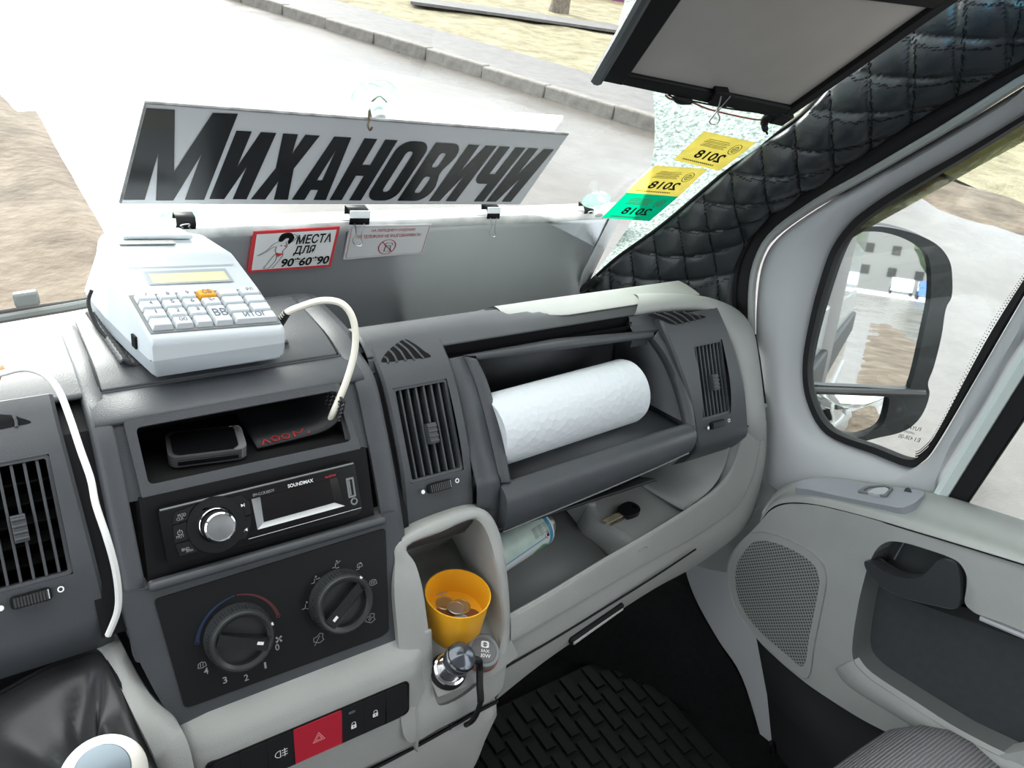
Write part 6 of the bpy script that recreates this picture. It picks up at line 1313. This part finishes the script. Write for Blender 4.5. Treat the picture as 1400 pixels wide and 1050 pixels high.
# ------------------------------------------------------------------ STREET
GZ = -H
def gmat(name, c0, c1, scale, rough, c2=None, wet=0.0, bump=.3, bs=60):
    m = bpy.data.materials.new(name); m.use_nodes = True; t = m.node_tree; b = t.nodes['Principled BSDF']
    tcn = t.nodes.new('ShaderNodeTexCoord'); nz = t.nodes.new('ShaderNodeTexNoise'); nz.inputs['Scale'].default_value = scale; nz.inputs['Detail'].default_value = 9; nz.inputs['Roughness'].default_value = .65
    t.links.new(tcn.outputs['Object'], nz.inputs['Vector']); r = t.nodes.new('ShaderNodeValToRGB'); r.color_ramp.elements[0].position = .34; r.color_ramp.elements[1].position = .66
    r.color_ramp.elements[0].color = (*c0, 1); r.color_ramp.elements[1].color = (*c1, 1)
    if c2: e = r.color_ramp.elements.new(.5); e.color = (*c2, 1)
    t.links.new(nz.outputs['Fac'], r.inputs['Fac']); t.links.new(r.outputs['Color'], b.inputs['Base Color'])
    if wet:
        n2 = t.nodes.new('ShaderNodeTexNoise'); n2.inputs['Scale'].default_value = .55; n2.inputs['Detail'].default_value = 4; t.links.new(tcn.outputs['Object'], n2.inputs['Vector'])
        r2 = t.nodes.new('ShaderNodeMapRange'); r2.inputs['From Min'].default_value = .38; r2.inputs['From Max'].default_value = .62; r2.inputs['To Min'].default_value = wet; r2.inputs['To Max'].default_value = rough; t.links.new(n2.outputs['Fac'], r2.inputs['Value']); t.links.new(r2.outputs['Result'], b.inputs['Roughness'])
    else: b.inputs['Roughness'].default_value = rough
    n3 = t.nodes.new('ShaderNodeTexNoise'); n3.inputs['Scale'].default_value = bs; n3.inputs['Detail'].default_value = 5; t.links.new(tcn.outputs['Object'], n3.inputs['Vector'])
    bp = t.nodes.new('ShaderNodeBump'); bp.inputs['Strength'].default_value = bump; bp.inputs['Distance'].default_value = .02; t.links.new(n3.outputs['Fac'], bp.inputs['Height']); t.links.new(bp.outputs['Normal'], b.inputs['Normal']); return m
asph = gmat('damp_asphalt', (.092, .081, .073), (.125, .112, .102), 5, .42, wet=.18, bump=.12, bs=90)
walk = gmat('old_pavement', (.085, .08, .08), (.125, .118, .116), 6, .7, bump=.2)
mudm = gmat('rutted_mud', (.055, .038, .024), (.17, .135, .10), 2.2, .95, c2=(.105, .078, .054), bump=.8, bs=14)
grs = gmat('dead_grass', (.12, .10, .055), (.27, .24, .155), 3.0, .95, c2=(.19, .17, .10), bump=1.0, bs=30)
def slab(name, poly, z, m, label, h=.05):
    F_ = Frame((0, 0, z), (1, 0, 0), (0, 1, 0), (0, 0, 1)); o = obj(name, MB().plate(F_, poly, (), -h, 0), m); return struct(o, label)
slab('road', [(-60, -60), (60, -60), (60, 90), (-60, 90)], GZ, asph, 'damp asphalt road', .1)
cdir = Vector((4.19-6.52, 13.61-6.41)).normalized(); c0 = Vector((6.52, 6.41)); nrm = Vector((cdir.y, -cdir.x))
cp_ = lambda s, o_: tuple(c0+cdir*s+nrm*o_)
cb = sroot('curb', (*cp_(6, 0), GZ), 'row of concrete kerb stones along the far side of the road')
kst = gmat('kerb_concrete', (.12, .112, .10), (.20, .185, .17), 9, .85, bump=.3)
me0 = None
for i in range(34):
    s = -2.4+i*.98; a = Vector(cp_(s+.48, .08)); random.seed(i); dz = random.uniform(-.012, .012); dr = random.uniform(-.012, .012)
    if me0 is None:
        o = obj('curb_stone', MB().box((a.x, a.y, GZ+.04), (.96, .17, .22), (cdir.x, cdir.y, 0), (-cdir.y, cdir.x, 0)), kst, cb, bevel=.02); me0 = o; base0 = a
    else:
        o = me0.copy(); C.objects.link(o); o.location = (a.x-base0.x+nrm.x*dr, a.y-base0.y+nrm.y*dr, dz)
slab('pavement', [cp_(-2.6, .165), cp_(32, .165), cp_(32, 1.75), cp_(-2.6, 1.9)], GZ+.10, walk, 'grey pavement strip behind the kerb', .1)
def rough_patch(name, poly, z, amp, m, label, step=.25, seed=3):
    """uneven ground: fan of a dense outline, raised and roughened inside"""
    random.seed(seed); from mathutils import noise
    xs = [p[0] for p in poly]; ys = [p[1] for p in poly]
    nx = int((max(xs)-min(xs))/step)+1; ny = int((max(ys)-min(ys))/step)+1
    def inside(x, y):
        c = False; j = len(poly)-1
        for i in range(len(poly)):
            if (poly[i][1] > y) != (poly[j][1] > y) and x < (poly[j][0]-poly[i][0])*(y-poly[i][1])/(poly[j][1]-poly[i][1])+poly[i][0]: c = not c
            j = i
        return c
    idx = {}; mb = MB()
    for i in range(nx+1):
        for j in range(ny+1):
            x = min(xs)+i*step; y = min(ys)+j*step; h = amp*(noise.noise(V(x*.9, y*.9, seed))+.5*noise.noise(V(x*2.7, y*2.7, seed)))+amp*.6
            k = sum(inside(x+a*step*1.2, y+b*step*1.2) for a in (-1, 0, 1) for b in (-1, 0, 1))/9
            idx[i, j] = len(mb.v); mb.v.append(V(x, y, z+h*k-.13*(1-k)**1.5))
    for i in range(nx):
        for j in range(ny):
            if inside(min(xs)+(i+.5)*step, min(ys)+(j+.5)*step): mb.f.append((idx[i, j], idx[i+1, j], idx[i+1, j+1], idx[i, j+1])); mb.m.append(0)
    return struct(obj(name, mb, m, ang=80), label)
gpx = lambda x, y: tuple(W(x, y, z=GZ))[:2]
rough_patch('grass_verge', [cp_(-12, 1.7), cp_(45, 1.7), cp_(45, 22), cp_(-12, 30)], GZ+.07, .06, grs, 'dead yellow grass verge beyond the pavement', .6)
mud_poly = [gpx(-420, 560), gpx(-300, 120), gpx(-150, 90), gpx(0, 100), gpx(45, 140), gpx(110, 240), gpx(165, 330), gpx(210, 430), gpx(300, 560), gpx(420, 700), gpx(100, 900)]
rough_patch('mud_patch', mud_poly, GZ+.01, .045, mudm, 'brown rutted mud in front of the van', .12, 5)
rough_patch('mud_patch', [(7.6, 3.6), (9.0, 5.4), (10.5, 4.5), (14, 2.4), (22, -2), (22, -5), (13, -.6), (10, 1.4), (8.4, 2.6)], GZ+.01, .05, mudm, 'brown mud strip between road and grass at the right', .25, 9)
rough_patch('mud_patch', [(1.5, 1.4), (3.0, .6), (3.6, -3), (3.2, -8), (2.6, -14), (1.9, -24), (1.2, -24), (1.1, -6), (1.0, 0)], GZ+.01, .04, mudm, 'brown mud along the flank of the van', .2, 11)
# path across the grass, trees, far fence
slab('footpath', [gpx(560, 18), gpx(700, 36), gpx(870, 60), gpx(870, 52), gpx(700, 28), gpx(560, 10)], GZ+.20, walk, 'narrow trodden path across the grass', .05)
bark = gmat('tree_bark', (.09, .075, .06), (.20, .17, .14), 14, .9, bump=1.0, bs=30)
def tree(x, y, h, r, label, m=bark, crown=True, seed=1, cat='tree', leafm=None, grp=None):
    random.seed(seed); t = thing('bare_tree', label, cat, (x, y, GZ), grp)
    mb = MB().tube([V(x, y, GZ), V(x+.05, y, GZ+h*.15), V(x+.02, y+.05, GZ+h*.5), V(x+.1, y, GZ+h)], [r*1.5, r, r*.75, r*.3], 12); obj('trunk', mb, m, t)
    for i in range(14):
        z = GZ+h*random.uniform(.2, .85); a = random.uniform(0, 6.28); L = h*.3*random.uniform(.5, 1); d = V(math.cos(a), math.sin(a), .7)
        p = [V(x+.03, y, z), V(x, y, z)+d*L*.5, V(x, y, z)+d*L+V(0, 0, .1)]; obj('branch', MB().tube(p, [r*.35, r*.2, r*.05], 6), m, t)
    if leafm:
        rows = []
        from mathutils import noise
        for k in range(3):
            c = V(x+random.uniform(-.6, .6), y+random.uniform(-.6, .6), GZ+h*(.5+.18*k)); rr = h*(.28-.05*k); rows = []
            for i in range(15):
                th = math.pi*i/14; rows.append([c+V(math.sin(th)*math.cos(2*math.pi*j/20), math.sin(th)*math.sin(2*math.pi*j/20), math.cos(th))*rr*(1+.35*noise.noise(V(i*.9, j*.9 % 18, k+seed))) for j in range(20)])
            obj('crown', MB().grid(rows, closed=True), leafm, t)
    return t
g1 = gpx(762, 24); tree(g1[0], g1[1], 6, .17, 'bare brown tree standing on the grass beyond the road')
g2 = gpx(849, 46); birch = gmat('birch_bark', (.55, .54, .50), (.85, .84, .80), 6, .8, bump=.2); tree(g2[0], g2[1], 5, .085, 'pale birch trunk at the upper edge beside the fold down panel', birch, seed=4)
g3 = gpx(800, 6); fn = thing('purple_fence', 'long low purple fence at the far edge of the grass', 'fence', (g3[0]+1.4, g3[1]+1.8, GZ))
pur = mat('purple_paint', (.16, .03, .12), .6); dirn = V(.76, -.65, 0)
for i in range(24):
    a = V(g3[0]+1.4, g3[1]+1.8, GZ)+dirn*(i-9)*.5; obj('fence_board', MB().box(a+V(0, 0, .75), (.48, .05, 1.3), dirn, (.65, .76, 0)), pur, fn)
# things behind the van that only the mirror shows
bl = thing('apartment_block', 'pale apartment block far behind the van, seen only in the door mirror', 'building', (12, -108, GZ))
obj('wall', MB().box((12, -112, GZ+7), (40, 8, 15)), mat('pale_facade', (.10, .10, .098), .8), bl)
mb0 = None
for r in range(5):
    for c_ in range(10):
        o = obj('window', MB().box((-4+3.1*c_, -107.95, GZ+2+2.7*r), (1.0, .12, 1.1)), M['panelblack'], bl)
lf = gmat('dark_leaves', (.03, .06, .025), (.09, .13, .06), 3, .9, bump=1, bs=6)
tree(4.0, -46, 7, .2, 'leafy dark green tree behind the van, seen in the mirror, nearer the kerb', seed=8, leafm=lf); tree(6.6, -70, 11, .25, 'leafy dark green tree behind the van, seen in the mirror, farther right', seed=9, leafm=lf)
def parked(x, y, col, label):
    t = thing('parked_car', label, 'car', (x, y, GZ)); pm_ = mat('car_paint_%d' % int(x*10), col, .25)
    pr = [(-2.1, .35), (-2.1, .85), (-1.2, .98), (-.6, 1.42), (1.0, 1.42), (1.7, .98), (2.1, .9), (2.1, .35)]
    rows = [[V(x+s*w_, y+a, GZ+z) for a, z in pr] for s, w_ in ((-1, .82), (-1, .86), (1, .86), (1, .82))]
    mb = MB().grid(rows); mb.f += [tuple(range(8)), tuple(24+i for i in range(8))[::-1]]; mb.m += [0, 0]; obj('body', mb, pm_, t, ang=20)
    obj('glazing', MB().box((x, y+.2, GZ+1.18), (1.75, 1.5, .34)), M['gloss'], t)
    for a in (-1.3, 1.3):
        for s in (-.8, .8): obj('wheel', MB().lathe(V(x+s-.1, y+a, GZ+.32), (1, 0, 0), [(.2, 0), (.32, .02), (.32, .18), (.2, .2)], 20), M['rubber'], t)
parked(4.7, -66, (.05, .12, .35), 'blue parked car behind the van, seen in the mirror'); parked(2.9, -74, (.7, .7, .7), 'white parked car behind the van, seen in the mirror')
